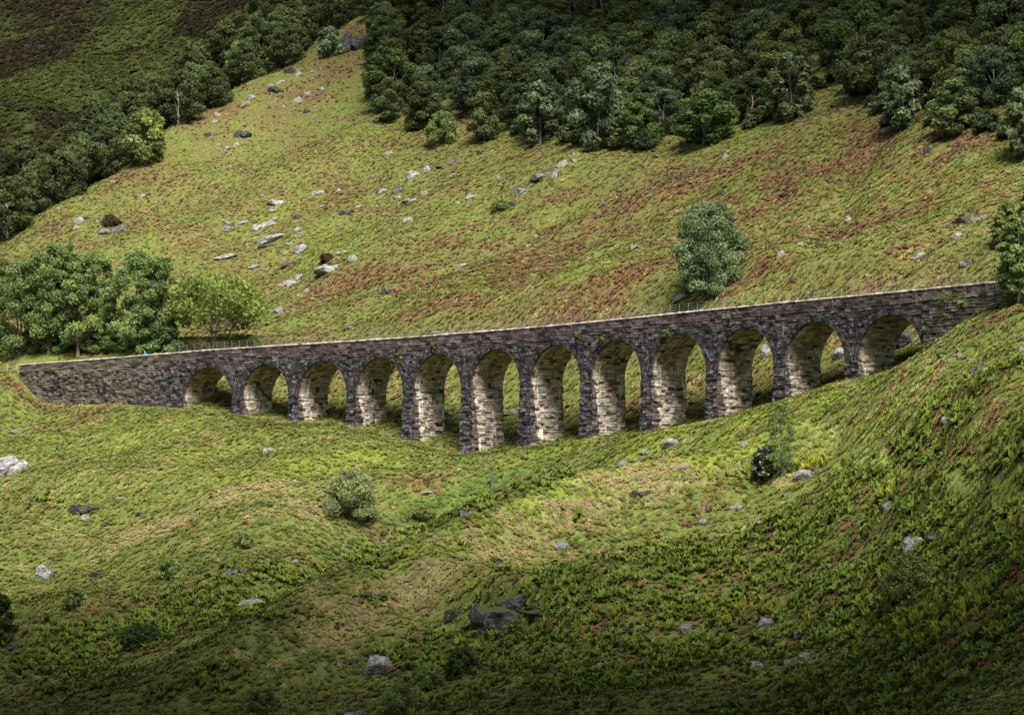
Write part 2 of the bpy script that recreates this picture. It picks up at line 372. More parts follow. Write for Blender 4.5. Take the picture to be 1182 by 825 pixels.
def mat_rock(name, lo, hi, moss=0.5, mosscol=(0.07, 0.075, 0.025), lichen=0.5):
    g = NT(name)
    P = g.n('ShaderNodeTexCoord').outputs['Object']
    rnd = g.n('ShaderNodeObjectInfo').outputs['Random']
    P = g.n('ShaderNodeVectorMath', {0: P, 1: g.n('ShaderNodeCombineXYZ', {0: g.math('MULTIPLY', rnd, 37.0), 1: g.math('MULTIPLY', rnd, 11.0)}).outputs[0]}, operation='ADD').outputs[0]
    n1 = g.noise(P, 1.9, 6, 0.75); n2 = g.noise(P, 5.0, 5, 0.7); lay = g.noise(g.mapping(P, (1, 1, 5)), 1.2, 4, 0.6)
    c = g.mix(g.ramp(n1, 0.32, 0.68), lo, hi)
    c = g.mix(g.math('MULTIPLY', g.ramp(lay, 0.5, 0.62), 0.5), c, tuple(0.35 * k for k in lo))
    c = g.mix(g.math('MULTIPLY', g.ramp(n2, 0.56, 0.66), lichen), c, (0.55, 0.55, 0.52))
    c = g.mix(g.math('MULTIPLY', g.ramp(n2, 0.47, 0.40), 0.85), c, (0.022, 0.021, 0.019))
    nz = g.n('ShaderNodeSeparateXYZ', {0: g.n('ShaderNodeNewGeometry').outputs['Normal']}).outputs[2]
    m = g.ramp(g.math('ADD', nz, g.math('MULTIPLY', g.math('SUBTRACT', n1, 0.5), 1.4)), 1.25 - moss, 1.4 - moss)
    c = g.mix(m, c, mosscol)
    h = g.math('ADD', n1, g.math('MULTIPLY', g.math('ADD', n2, lay), 0.8))
    return g.out(g.principled(c, 0.9, 0.2, h, 1.0, 0.3))

def mat_flat(name, col, var=0.25, scale=6.0, rough=0.85):
    g = NT(name)
    P = g.n('ShaderNodeTexCoord').outputs['Object']
    v = g.math('MULTIPLY_ADD', g.noise(P, scale, 4, 0.6), var * 2, 1 - var)
    c = g.mix(1.0, tuple(col), g.n('ShaderNodeCombineColor', {0: v, 1: v, 2: v}).outputs[0], 'MULTIPLY')
    return g.out(g.principled(c, rough, 0.25))

M_GROUND = mat_ground(); M_BLADE = mat_blades('grass_blades'); M_STONE = mat_stone()
def mat_cope():
    g = NT('pale_coping_stone')
    tone = g.n('ShaderNodeAttribute', attribute_name='Col').outputs['Alpha']
    P = g.n('ShaderNodeNewGeometry').outputs['Position']
    c = g.mix(tone, (0.17, 0.145, 0.13), (0.58, 0.50, 0.46))
    c = g.mix(g.math('MULTIPLY', g.ramp(g.noise(P, 0.7, 4), 0.5, 0.65), 0.6), c, (0.10, 0.10, 0.06))
    return g.out(g.principled(c, 0.9, 0.15, g.noise(P, 6.0, 4), 0.8, 0.08))
M_COPE = mat_cope()
M_DECK = mat_flat('gravel_trackbed', (0.22, 0.20, 0.17), 0.3, 3.0)
M_RAIL = mat_flat('weathered_grey_rail', (0.17, 0.17, 0.165), 0.2)
M_ROCK = mat_rock('pale_lichened_rock', (0.12, 0.115, 0.11), (0.50, 0.48, 0.465), 0.32)
M_ROCKW = mat_rock('whitish_bare_rock', (0.17, 0.163, 0.16), (0.54, 0.52, 0.50), 0.28)
M_ROCKM = mat_rock('moss_topped_rock', (0.09, 0.085, 0.08), (0.32, 0.31, 0.29), 0.75, (0.06, 0.05, 0.022))
M_CRAG = mat_rock('dark_crag_and_hollow', (0.012, 0.011, 0.013), (0.10, 0.093, 0.098), 0.66, (0.06, 0.068, 0.02), 0.3)
M_BARK = mat_flat('grey_bark', (0.10, 0.085, 0.07), 0.4, 3.0)
M_BIRCHBARK = mat_flat('pale_birch_bark', (0.30, 0.26, 0.23), 0.5, 4.0)
M_POST = mat_flat('dark_old_timber', (0.075, 0.07, 0.066), 0.35, 4.0)
M_WOOD = mat_flat('weathered_timber', (0.20, 0.17, 0.13), 0.3, 4.0)

# ------------------------------------------------------------------ what grows where (patches measured in metres on the ground)
def patch_set(rows):
    out = []
    for u, v, wpx, hpx, amp in rows:
        P = ground_at(u, v); k = P[1] / F_PX
        out.append((P[0], P[1], wpx * k * 1.05, max(hpx * k * 2.4, 1.5), amp))
    return out
def along(pix, n, wpx, hpx, amp):
    q = np.array(pix, float); t = np.linspace(0, len(q) - 1, n)
    return [(np.interp(k, range(len(q)), q[:, 0]), np.interp(k, range(len(q)), q[:, 1]), wpx, hpx, amp) for k in t]
def patches(ps, x, y):
    s = np.zeros(len(x))
    for a, b, ra, rd, amp in ps:
        dx, dy = x - a, y - b
        s += amp * np.exp(-((dx / ra) ** 2 + (dy / rd) ** 2))
    return s
P_RUST = patch_set([(70, 462, 34, 10, 1.5), (20, 448, 22, 10, 1.1), (110, 478, 40, 8, .8), (300, 492, 40, 7, .55), (215, 512, 40, 8, .5), (60, 262, 40, 10, 1.0), (150, 208, 30, 10, .8),
    (255, 125, 30, 12, .8), (330, 62, 30, 14, .8), (420, 320, 70, 22, .9), (360, 345, 40, 12, .6), (540, 275, 60, 20, .7), (500, 325, 80, 24, .8), (640, 300, 70, 20, .9),
    (620, 240, 40, 12, .5), (700, 330, 60, 14, .9), (560, 330, 90, 26, .6), (680, 260, 120, 30, .5), (900, 210, 110, 36, .6), (1020, 230, 90, 36, .5), (860, 290, 60, 24, .5), (1100, 170, 60, 20, .5), (770, 220, 80, 24, .5), (370, 90, 50, 26, .7), (400, 40, 40, 26, .9), (230, 150, 50, 20, .5), (500, 150, 60, 14, .5), (760, 300, 40, 16, .9), (850, 200, 50, 16, .9), (900, 230, 40, 14, .7), (1000, 190, 50, 18, .9), (960, 260, 40, 16, .6),
    (1050, 250, 50, 16, .6), (870, 320, 40, 8, .9), (1010, 310, 60, 12, .6), (1130, 440, 40, 9, .9), (1145, 372, 30, 12, 1.0), (1060, 455, 40, 8, .8), (1010, 480, 40, 8, .6),
    (1150, 480, 40, 10, .7), (490, 555, 30, 8, .8), (430, 610, 40, 10, .6), (380, 650, 40, 10, .7), (170, 690, 50, 12, .7), (110, 700, 30, 10, .5), (540, 600, 20, 8, .6),
    (850, 655, 30, 9, .7), (970, 690, 30, 9, .7), (1150, 690, 30, 12, .7), (560, 770, 60, 12, .5), (720, 765, 40, 10, .6), (690, 720, 40, 10, .4), (30, 600, 40, 12, .6),
    (830, 585, 60, 12, .4), (1060, 540, 60, 12, .4), (430, 215, 50, 14, .4), (200, 250, 60, 12, .5), (1130, 100, 60, 14, .5)])
P_STRAW = patch_set([(250, 580, 80, 22, .9), (200, 605, 60, 14, .9), (320, 585, 60, 16, .7), (60, 535, 60, 10, .7), (60, 625, 60, 14, .5), (430, 705, 70, 16, 1.0), (500, 665, 60, 16, 1.1), (570, 625, 60, 14, 1.0),
    (660, 590, 60, 12, .8), (740, 555, 50, 12, .9), (800, 535, 40, 10, .7), (390, 740, 60, 14, .8), (300, 770, 60, 14, .5), (700, 640, 40, 8, .5), (960, 520, 30, 8, .3), (850, 505, 40, 8, .3)])
P_LUSH = patch_set([(640, 520, 60, 16, 1.2), (760, 505, 70, 14, 1.2), (860, 490, 60, 14, 1.2), (960, 462, 50, 12, 1.1), (1000, 520, 50, 16, .9), (1080, 555, 60, 10, 1.4), (1160, 575, 40, 10, 1.2), (1020, 540, 40, 9, 1.2),
    (560, 555, 40, 12, .7), (300, 545, 80, 16, .8), (420, 530, 60, 16, .9), (150, 510, 70, 14, .8), (60, 500, 40, 10, .6), (250, 520, 60, 12, .6), (480, 590, 40, 10, .6), (620, 575, 50, 10, .7),
    (700, 560, 50, 8, .6), (1000, 430, 40, 14, .7), (1080, 425, 40, 12, .7), (350, 300, 90, 26, .5), (300, 260, 60, 20, .6), (420, 180, 70, 30, .4), (560, 215, 60, 20, .3), (1110, 210, 50, 14, .5), (450, 365, 60, 8, .5),
    (940, 300, 60, 14, .4), (300, 200, 60, 20, .3)])
P_FERN = patch_set([(1080, 510, 90, 22, 1.3), (1170, 520, 50, 24, 1.0), (950, 590, 90, 26, 1.2), (1080, 640, 120, 40, 1.3), (800, 640, 90, 28, 1.2), (700, 680, 90, 26, 1.2), (900, 720, 140, 40, 1.3), (1100, 760, 140, 50, 1.3),
    (700, 780, 120, 40, 1.2), (560, 740, 80, 26, 1.1), (480, 770, 60, 24, 1.0), (260, 690, 80, 16, 1.0), (330, 665, 70, 14, .9), (180, 735, 90, 20, 1.1), (80, 770, 90, 26, 1.1), (300, 720, 70, 12, .8), (420, 690, 60, 8, .4),
    (450, 650, 60, 9, .5), (60, 690, 50, 14, .4), (220, 790, 90, 16, .6), (100, 590, 40, 14, .3), (850, 560, 60, 14, .7), (690, 600, 40, 8, .4), (40, 580, 50, 14, .4), (880, 610, 80, 16, .8), (1000, 560, 60, 10, .5), (950, 800, 260, 50, .8), (1020, 610, 150, 50, .6), (760, 720, 150, 50, .6), (520, 800, 150, 30, .5), (90, 800, 120, 30, .5), (1120, 620, 80, 60, .5)])
P_RUSH = patch_set([(860, 705, 26, 6, 1.2), (900, 705, 16, 5, 1.0), (1030, 565, 12, 5, 1.4), (1100, 720, 36, 8, 1.2), (1060, 712, 40, 8, 1.2), (1130, 690, 20, 8, 1.2), (1010, 720, 30, 8, .9), (810, 700, 20, 6, 1.0), (1175, 595, 14, 5, 1.2),
    (670, 775, 14, 5, .9), (930, 540, 12, 4, 1.2), (950, 535, 14, 4, 1.0), (1170, 640, 20, 12, .6)])

GULLY_PIX = [(640, 540), (560, 568), (480, 600), (400, 636), (300, 670), (200, 704), (90, 750)]
P_RANK_SHADE = patch_set(along(GULLY_PIX, 16, 28, 9, .85) + [(560, 545, 30, 10, .7), (430, 600, 40, 10, .5), (620, 530, 30, 8, .6), (925, 480, 40, 8, .5), (740, 505, 60, 7, .5), (830, 495, 50, 7, .5), (240, 640, 40, 10, .5)])  # dark rank grass, with the gully's shade put into its colour
DIP_PIX = [(690, 538), (612, 560), (560, 580), (500, 608), (440, 634), (380, 656), (300, 686), (200, 726)]
P_RANK_SHADE += patch_set(along(DIP_PIX, 18, 24, 7, .8))  # deepens the dip: shade behind the crest as darker green
P_FERN += patch_set(along(DIP_PIX, 16, 22, 6, .75))
P_LUSH += patch_set(along([(900, 505), (800, 533), (700, 560), (620, 586), (540, 616), (460, 652)], 11, 44, 8, 1.0))  # brighter turf colour along the spur, painting its lit crest
P_STRAW += patch_set(along([(790, 552), (690, 580), (610, 612), (530, 650), (450, 690), (380, 730)], 9, 44, 9, .5))
PATH = np.array([ground_at(u, v)[:2] for u, v in [(925, 488), (962, 508), (1000, 529), (1060, 548), (1110, 558), (1182, 578), (1230, 588)]])
def path_dist(x, y):
    d = np.full(len(x), 1e9)
    for a, b in zip(PATH[:-1], PATH[1:]):
        e = b - a; t = np.clip(((x - a[0]) * e[0] + (y - a[1]) * e[1]) / (e @ e), 0, 1)
        d = np.minimum(d, np.hypot(x - a[0] - t * e[0], y - a[1] - t * e[1]))
    return d
def growth(x, y):
    x = np.asarray(x, float); y = np.asarray(y, float); q = np.column_stack([x, y])
    qa, qd = q @ AL, q @ DN
    f1 = fbm(q / 9.0, 3, 201); f2 = fbm(np.column_stack([qa / 12, qd / 5]), 3, 211); f3 = fbm(q / 3.2, 3, 221); f4 = fbm(q / 30.0, 2, 231)
    f5 = fbm(q / 1.3, 2, 241)
    rust = np.clip((patches(P_RUST, x, y) * (0.75 + 0.8 * f2 + 0.8 * f3) + (.3 + .7 * np.clip(patches(P_RUST, x, y), 0, 1)) * (0.2 * f2 + 0.35 * f3 + 0.45 * f5) - 0.03) * 1.15, 0, .85)
    straw = np.clip((patches(P_STRAW, x, y) * (.75 + .7 * f2 + .5 * f3) - 0.16 + 0.3 * f3 + .5 * f5) * 1.2, 0, .8)
    lush = np.clip(patches(P_LUSH, x, y) + 0.5 * f1 - 0.1, 0, 1)
    pf_ = np.minimum(patches(P_FERN, x, y), 1.4)
    fern = np.clip((pf_ * (.85 + .8 * f2 + .9 * f3 + .5 * f5) - .24 + .12 * f3) * 1.5, 0, 1)
    rust = np.clip(rust + .24 * np.clip(pf_, 0, 1) * (1 + f3), 0, .85)
    rank_shade = np.clip(patches(P_RANK_SHADE, x, y), 0, 1) * np.clip(.8 + .6 * f3, 0, 1)
    rush = np.clip(patches(P_RUSH, x, y) - 0.3, 0, 1)
    trod = np.clip(1.35 - path_dist(x, y) / 0.85 + .4 * f3, 0, 1) * .95
    straw, rust = straw * (1 - .85 * rank_shade), rust * (1 - .5 * rank_shade)
    fern, rush, rust, straw = fern * (1 - trod), rush * (1 - trod), rust * (1 - trod), straw * (1 - trod)
    farh = np.clip((-.87 * (x + 92) + .49 * (y - 497) - 26) / 22, 0, 1)       # heather on the far hillside
    up = np.clip(((x - 39) * .72 + (y - 282) * .69 - 4) / 6, 0, 1) * (1 - .75 * np.clip(lush, 0, 1))
    rust = np.clip(rust + up * (.07 + .2 * f2 + .35 * f3), 0, .9)
    return dict(up=up, rust=rust, straw=straw, lush=lush, fern=fern, rush=rush, far=farh, rank_shade=rank_shade, trod=trod, f1=f1, f2=f2, f3=f3, f4=f4, f5=f5)
COL = dict(grass=(0.138, 0.160, 0.038), lush=(0.150, 0.190, 0.028), rust=(0.112, 0.066, 0.034), straw=(0.235, 0.195, 0.088), fern=(0.050, 0.092, 0.018), frondtip=(0.155, 0.19, 0.032),
           rush=(0.25, 0.27, 0.035), heath=(0.017, 0.015, 0.008), heathg=(0.034, 0.040, 0.012), olive=(0.098, 0.105, 0.031), rank_shade=(0.052, 0.090, 0.022), sere=(0.150, 0.128, 0.048))
COL = {k: np.array(v) for k, v in COL.items()}
def ground_colour(g):
    n = len(g['rust'])
    def w(k): return g[k][:, None]
    c = np.tile(COL['grass'] * 0.85, (n, 1))
    o = np.clip(0.5 + 1.3 * g['f1'], 0, 1)[:, None]; c = c * (1 - 0.7 * o) + COL['olive'] * 0.7 * o
    u = np.clip(w('up') * (.38 + .8 * w('f2')), 0, .9); c = c * (1 - u) + COL['sere'] * .85 * u
    c = c * (1 - 0.8 * w('lush')) + COL['lush'] * 0.8 * w('lush')
    c = c * (1 - .85 * w('rank_shade')) + COL['rank_shade'] * .85 * w('rank_shade')
    c = c * (1 - w('straw') * .85) + COL['straw'] * .8 * w('straw') * .85
    c = c * (1 - w('fern') * .85) + COL['fern'] * .75 * w('fern') * .85
    c = c * (1 - w('rust') * .8) + COL['rust'] * .8 * w('rust')
    c = c * (1 - .7 * w('trod')) + np.array([.165, .195, .05]) * .75 * w('trod')
    hg = np.clip(0.12 + 2.4 * g['f4'] + 1.2 * g['f2'], 0, 1)[:, None]
    h = COL['heath'] * (1 - hg) + COL['heathg'] * hg
    return c * (1 - w('far')) + h * w('far')
# ------------------------------------------------------------------ the ground, one sheet
G = growth(_fx, _fy)
nx, ny = len(gx), len(gy)
ii = (np.arange(ny - 1)[:, None] * nx + np.arange(nx - 1)[None]).ravel()
ground_me = mesh_np('ground', np.column_stack([_fx, _fy, GZ.ravel()]), np.column_stack([ii, ii + 1, ii + 1 + nx, ii + nx]), smooth=True, col=ground_colour(G))
tag(link('ground', ground_me, None, M_GROUND), 'grassy glen hillside of green turf, rust bracken and straw-coloured tussocks', 'hillside', kind='structure')

# ------------------------------------------------------------------ viaduct
def hash2(a, b, k=0):
    return _hash(np.asarray(a, np.int64), np.asarray(b, np.int64), np.full(np.shape(a), k, np.int64), 5) / 4294967295.0
def stones(U, tone_k=1.0):
    """irregular coursed rubble in wall metres -> tone 0..1 of each stone (0 in the joints), relief in metres"""
    u, v = U[..., 0], U[..., 1]; sh = u.shape
    q = np.column_stack([u.ravel(), v.ravel()])
    v = v + .07 * vnoise(q / 2.4, 61).reshape(sh) + .04 * vnoise(q / .6, 62).reshape(sh)
    r0 = np.floor(v / .68); fr = v / .68 - r0; split = .38 + .26 * hash2(r0, r0 * 0, 1)
    row = r0 * 2 + (fr > split); lo = np.where(fr > split, split, 0) * .68; hi = np.where(fr > split, 1, split) * .68; vv = fr * .68
    ln = .5 + .65 * hash2(row, row * 0, 2)
    uu = u / ln + hash2(row, row * 0, 3) * 7 + .18 * vnoise(np.column_stack([u.ravel() / .5, row.ravel() * 3.3]), 63).reshape(sh)
    c = np.floor(uu); fu = (uu - c)
    t = hash2(row, c, 4)
    j = np.minimum(np.minimum(fu, 1 - fu) * ln, np.minimum(vv - lo, hi - vv))
    jm = np.clip(j / .075, 0, 1)
    return np.clip(.08 + .92 * t, 0, 1) * (.25 + .75 * jm) * tone_k, .075 * (hash2(row, c, 5) - .5) * 2 - .05 * (1 - jm)
class Grid:
    """collects quads with uv and a 3-channel mask, builds ONE mesh"""
    def __init__(s): s.V, s.F, s.U, s.C, s.n = [], [], [], [], 0
    def patch(s, P, U, Cm):
        """P (r,c,3), U (r,c,2), Cm (r,c,3)"""
        r, c = P.shape[:2]; k = s.n + (np.arange(r - 1)[:, None] * c + np.arange(c - 1)[None]).ravel()
        s.F.append(np.column_stack([k, k + 1, k + 1 + c, k + c]))
        s.V.append(P.reshape(-1, 3)); s.U.append(U.reshape(-1, 2)); s.C.append(Cm.reshape(-1, 4)); s.n += r * c
    def build(s, name, mat, parent):
        me = mesh_np(name, np.vstack(s.V), [np.vstack(s.F)], col=np.vstack(s.C), uv=np.vstack(s.U))
        return link(name, me, parent, mat)
def rough(s, z, t, amp=0.05):
    q = np.column_stack([np.ravel(s), np.ravel(z), np.ravel(t) + 0 * np.ravel(s)])
    return (amp * (vnoise(q / 0.55, 3) * .6 + vnoise(q / 1.7, 4) * .6)).reshape(np.shape(s))
def sheet(g, S, T, Z, U, Cm, nrm=(0, 0), amp=0.05, tone_k=1.0):
    """S,T,Z (r,c): along, behind, up; roughened by amp along nrm = (ds, dt)"""
    tone, rel = stones(U, tone_k)
    Cm = np.concatenate([np.broadcast_to(Cm, S.shape + (3,)), tone[..., None]], -1)
    r = rough(S, Z, T, amp) + rel * (amp / .06)
    S2 = S + nrm[0] * r; T2 = T + nrm[1] * r
    x, y = vpos(S2.ravel()); a = VTH + VK * S2.ravel()
    x = x + T2.ravel() * np.sin(a); y = y + T2.ravel() * np.cos(a)
    P = np.column_stack([x, y, Z.ravel()]).reshape(S.shape + (3,))
    g.patch(P, U, Cm)
def lin(a, b, step): return np.linspace(a, b, max(2, int(abs(b - a) / step) + 2))
def vgrid(sv, z0, z1, nz):
    f = np.linspace(0, 1, nz)[:, None]
    return np.repeat(sv[None], nz, 0), z0[None] * (1 - f) + z1[None] * f
def gz(s, t=0.0):
    x, y = vpos(s); a = VTH + VK * np.asarray(s, float)
    return H(x + t * np.sin(a), y + t * np.cos(a))
def mask_face(S, Z):
    tz = top_z(S); br = np.clip((Z - (tz - 2.3)) / 0.8, 0, 1) * 0.9
    ms = np.clip((S - 124) / 6, 0, 1) * 0.9 + np.clip((-3 - S) / 5, 0, 1)
    return np.stack([np.zeros_like(S), np.clip(br + .25 * (S > 122), 0, 1), np.clip(ms, 0, 1)], -1)

viaduct = tag(empty('viaduct', tuple(float(k) for k in vpos(60)) + (float(gz(60)[0]),)), 'long dark stone railway viaduct of twelve round arches crossing the hillside', 'viaduct')
_vo = np.array(viaduct.location)
RISE, RING = 4.6, 0.6
arches = []
for s1, s0 in ARCH:
    c = (s0 + s1) / 2; cr = float(top_z(c)) - 2.45
    arches.append(dict(c=c, a=(s1 - s0) / 2, s0=s0, s1=s1, crown=cr, spring=cr - RISE))
PAR = 1.2
# spandrel walls (both faces)
for t, nd in ((0.0, 1), (WIDTH, -1)):
    g = Grid()
    ends = [ARCH[0][0] + 0.0, ARCH[-1][1]]
    sv = lin(ends[1], ends[0], 0.1)
    low = np.full(len(sv), -1e9)
    for A in arches:
        d = (sv - A['c']) / (A['a'] + RING); ok = np.abs(d) < 1
        low = np.where(ok, np.maximum(low, A['spring'] + (RISE + RING) * np.sqrt(np.clip(1 - d * d, 0, 1)) - 0.04), low)
    spr = np.interp(sv, [A['c'] for A in arches][::-1], [A['spring'] for A in arches][::-1])
    low = np.maximum(np.where(low < -1e8, spr, low), spr)
    S, Z = vgrid(sv, low, top_z(sv) - PAR, 64)
    sheet(g, S, np.full_like(S, t), Z, np.stack([S, Z], -1), mask_face(S, Z), (0, nd), 0.05)
    g.build('spandrel_wall', M_STONE, viaduct)
# arch rings and barrels
for A in arches:
    for t, sg in ((-0.035, 1), (WIDTH + 0.035, -1)):
        g = Grid(); th = np.linspace(0, np.pi, 121)
        rows = []
        for k, (rad, tt) in enumerate([(0.0, t), (0.25, t), (0.5, t - sg * 0.01), (0.75, t), (1.0, t), (1.02, t + sg * 0.08)]):
            ra, rb = A['a'] + RING * rad, RISE + RING * rad
            rows.append((A['c'] - ra * np.cos(th), np.full(121, tt), A['spring'] + rb * np.sin(th), rad))
        S = np.array([r[0] for r in rows]); T = np.array([r[1] for r in rows]); Z = np.array([r[2] for r in rows])
        arc = th * A['a']; U = np.stack([np.array([[r[3] * 0.8] for r in rows]) + 0 * S, arc[None] + 0 * S], -1)
        Cm = np.zeros(S.shape + (3,)); Cm[..., 1] = 0.0
        sheet(g, S, T, Z, U, Cm, (0.6, 0.5), 0.06, 0.62)
        g.build('arch_ring', M_STONE, viaduct)
    g = Grid(); th = np.linspace(0, np.pi, 131); tv = np.linspace(-0.03, WIDTH + 0.03, 56)
    S = np.repeat((A['c'] - A['a'] * np.cos(th))[None], 56, 0); Z = np.repeat((A['spring'] + RISE * np.sin(th))[None], 56, 0); T = np.repeat(tv[:, None], 131, 1)
    arc = th * (A['a'] + RISE) / 2
    fy = np.sin(th)[None] + 0 * S
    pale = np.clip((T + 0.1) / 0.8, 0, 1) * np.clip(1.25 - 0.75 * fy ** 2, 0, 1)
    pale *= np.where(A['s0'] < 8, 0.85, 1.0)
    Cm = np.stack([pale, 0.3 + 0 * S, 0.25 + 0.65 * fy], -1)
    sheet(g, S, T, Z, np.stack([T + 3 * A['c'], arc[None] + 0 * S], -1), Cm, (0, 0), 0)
    g.build('arch_barrel', M_STONE, viaduct)
# piers: a rectangular shaft with a little batter, jambs in their own sheltered stone
def pier(s0, s1, ztop, both=True, face=(True, True)):
    g = Grid()
    zb = float(min(gz(s0).min(), gz(s1).min(), gz(s0, WIDTH).min())) - 1.6
    zz = lin(zb, ztop, 0.1); bt = 0.022 * (ztop - zz)
    for t, nd in ((0.0, -1), (WIDTH, 1)):
        fs = np.linspace(0, 1, 19)
        S = (s0 - bt)[:, None] * (1 - fs) + (s1 + bt)[:, None] * fs
        Z = np.repeat(zz[:, None], 19, 1); T = np.full_like(S, t) + nd * bt[:, None] * 0.8
        Cm = np.zeros(S.shape + (3,)); sheet(g, S, T, Z, np.stack([S, Z], -1), Cm, (0, -nd), 0.07)
    for se, sd, on in ((s0, -1, face[0]), (s1, 1, face[1])):
        if not on: continue
        ft = np.linspace(0, 1, 56)
        T = (0 - bt * .8)[:, None] * (1 - ft) + (WIDTH + bt * .8)[:, None] * ft
        S = np.repeat((se + sd * bt)[:, None], 56, 1); Z = np.repeat(zz[:, None], 56, 1)
        hh = np.clip((Z - (zb + 1.5)) / max(ztop - zb - 1.5, 1), 0, 1)
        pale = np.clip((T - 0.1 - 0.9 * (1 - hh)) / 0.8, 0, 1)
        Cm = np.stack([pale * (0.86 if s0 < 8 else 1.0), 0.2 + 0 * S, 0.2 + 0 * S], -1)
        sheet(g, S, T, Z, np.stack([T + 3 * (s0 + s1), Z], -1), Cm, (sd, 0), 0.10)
    g.build('pier', M_STONE, viaduct)
for k in range(11):
    L_, R_ = arches[k], arches[k + 1]
    pier(R_['s1'], L_['s0'], max(L_['spring'], R_['spring']) + 0.02)
# end walls (wing walls) : near face, far face, and the end abutment jambs
def wing(s0, s1, jamb_s, sd):
    g = Grid(); sv = lin(s0, s1, 0.1)
    for t, nd in ((0.0, 1), (WIDTH, -1)):
        zb = np.minimum(gz(sv, t), top_z(sv) - PAR - 0.3) - 1.2
        S, Z = vgrid(sv, zb, top_z(sv) - PAR, 104)
        sheet(g, S, np.full_like(S, t), Z, np.stack([S, Z], -1), mask_face(S, Z), (0, nd), 0.07)
    e = s1 if jamb_s == s0 else s0
    tv = np.linspace(0, WIDTH, 56)
    zb = float(gz(e).min()) - 1.5; zz = lin(zb, float(top_z(e)) - PAR, 0.5)
    T, Z = np.meshgrid(tv, zz); S = np.full_like(T, e)
    sheet(g, S, T, Z, np.stack([T + 5, Z], -1), np.stack([0 * S, 0.4 + 0 * S, 0.8 + 0 * S], -1), (1, 0), 0.03)
    A = arches[0] if sd > 0 else arches[-1]
    zb = float(min(gz(jamb_s).min(), gz(jamb_s, WIDTH).min())) - 1.5; zz = lin(zb, A['spring'] + 0.02, 0.1)
    T, Z = np.meshgrid(tv, zz); S = np.full_like(T, jamb_s)
    sheet(g, S, T, Z, np.stack([T + 3 * jamb_s, Z], -1), np.stack([np.clip((T - 0.3) / 0.9, 0, 1), 0.2 + 0 * S, 0.3 + 0 * S], -1), (-sd, 0), 0.06)
    return g.build('wing_wall', M_STONE, viaduct)
wing(ARCH[0][0], S_LEFT, ARCH[0][0], 1)
wing(S_RIGHT, ARCH[-1][1], ARCH[-1][1], -1)
# parapets, copings, trackbed
sv = lin(S_RIGHT, S_LEFT, 0.1)
for t0, t1, out in ((0.0, 0.5, 1), (WIDTH, WIDTH - 0.5, -1)):
    g = Grid()
    prof = [(t0, -PAR)] + [(t0, q) for q in np.linspace(-PAR + .1, -0.2, 10)] + [ (t1, -0.2), (t1, -PAR - 0.05)]
    S = np.repeat(sv[None], len(prof), 0); T = np.array([[p[0]] for p in prof]) + 0 * S; Z = top_z(sv)[None] + np.array([[p[1]] for p in prof])
    Cm = mask_face(S, Z)
    sheet(g, S, T, Z, np.stack([S, Z + (T - t0) * out], -1), Cm, (0, out), 0.03)
    g.build('parapet', M_STONE, viaduct)
    g = Grid(); a0, a1 = t0 - out * 0.07, t1 + out * 0.05
    prof = [(a0, -0.197), (a0, -0.03), (a1, -0.02), (a1, -0.197)]
    S = np.repeat(sv[None], len(prof), 0); T = np.array([[p[0]] for p in prof]) + 0 * S
    Z = top_z(sv)[None] + np.array([[p[1]] for p in prof]) + (0.03 * vnoise(np.column_stack([np.floor(sv / 0.9), sv * 0 + .5]), 8) + .03 * vnoise(np.column_stack([sv / 3.1, sv * 0]), 9))[None] * np.array([[0], [1], [1], [0]])
    sheet(g, S, T, Z, np.stack([S, Z], -1), np.zeros(S.shape + (3,)), (0, out), 0.03)
    g.build('coping', M_COPE, viaduct)
g = Grid(); prof = [0.48, 1.6, 2.75, 3.9, WIDTH - 0.48]
S = np.repeat(sv[None], 5, 0); T = np.array(prof)[:, None] + 0 * S; Z = top_z(sv)[None] - 1.18 + np.array([0, .05, .08, .05, 0])[:, None] + 0 * S
sheet(g, S, T, Z, np.stack([S, T], -1), np.zeros(S.shape + (3,)), (0, 0), 0)
g.build('trackbed', M_DECK, viaduct)
for ch in viaduct.children: ch.matrix_parent_inverse = __import__('mathutils').Matrix.Translation(-viaduct.location)

def tube(P, rad, n=7, cap=True):
    """P (k,3) centre line, rad (k,) -> verts, quads"""
    P = np.asarray(P, float); k = len(P); rad = np.broadcast_to(np.asarray(rad, float), (k,))
    d = np.gradient(P, axis=0); d /= np.linalg.norm(d, axis=1)[:, None] + 1e-9
    ref = np.where(np.abs(d[:, 2:3]) < 0.9, np.array([[0, 0, 1.0]]), np.array([[1.0, 0, 0]]))
    u = np.cross(d, ref); u /= np.linalg.norm(u, axis=1)[:, None] + 1e-9; w = np.cross(d, u)
    a = np.linspace(0, 2 * np.pi, n, endpoint=False)
    V = P[:, None] + rad[:, None, None] * (np.cos(a)[None, :, None] * u[:, None] + np.sin(a)[None, :, None] * w[:, None])
    F = []
    for i in range(k - 1):
        for j in range(n): F.append((i * n + j, i * n + (j + 1) % n, (i + 1) * n + (j + 1) % n, (i + 1) * n + j))
    V = V.reshape(-1, 3)
    if cap:
        for r0, c0 in ((0, 0), ((k - 1) * n, k - 1)):
            V = np.vstack([V, P[c0]]); ci = len(V) - 1
            for j in range(0, n): F.append((r0 + j, r0 + (j + 1) % n, ci, ci))
    return V, np.array(F, np.int32)
def join(parts):
    V, F, o = [], [], 0
    for v, f in parts: V.append(v); F.append(np.asarray(f) + o); o += len(v)
    F = np.vstack(F); tri = F[:, 2] == F[:, 3]
    return np.vstack(V), [F[~tri], F[tri][:, :3]]
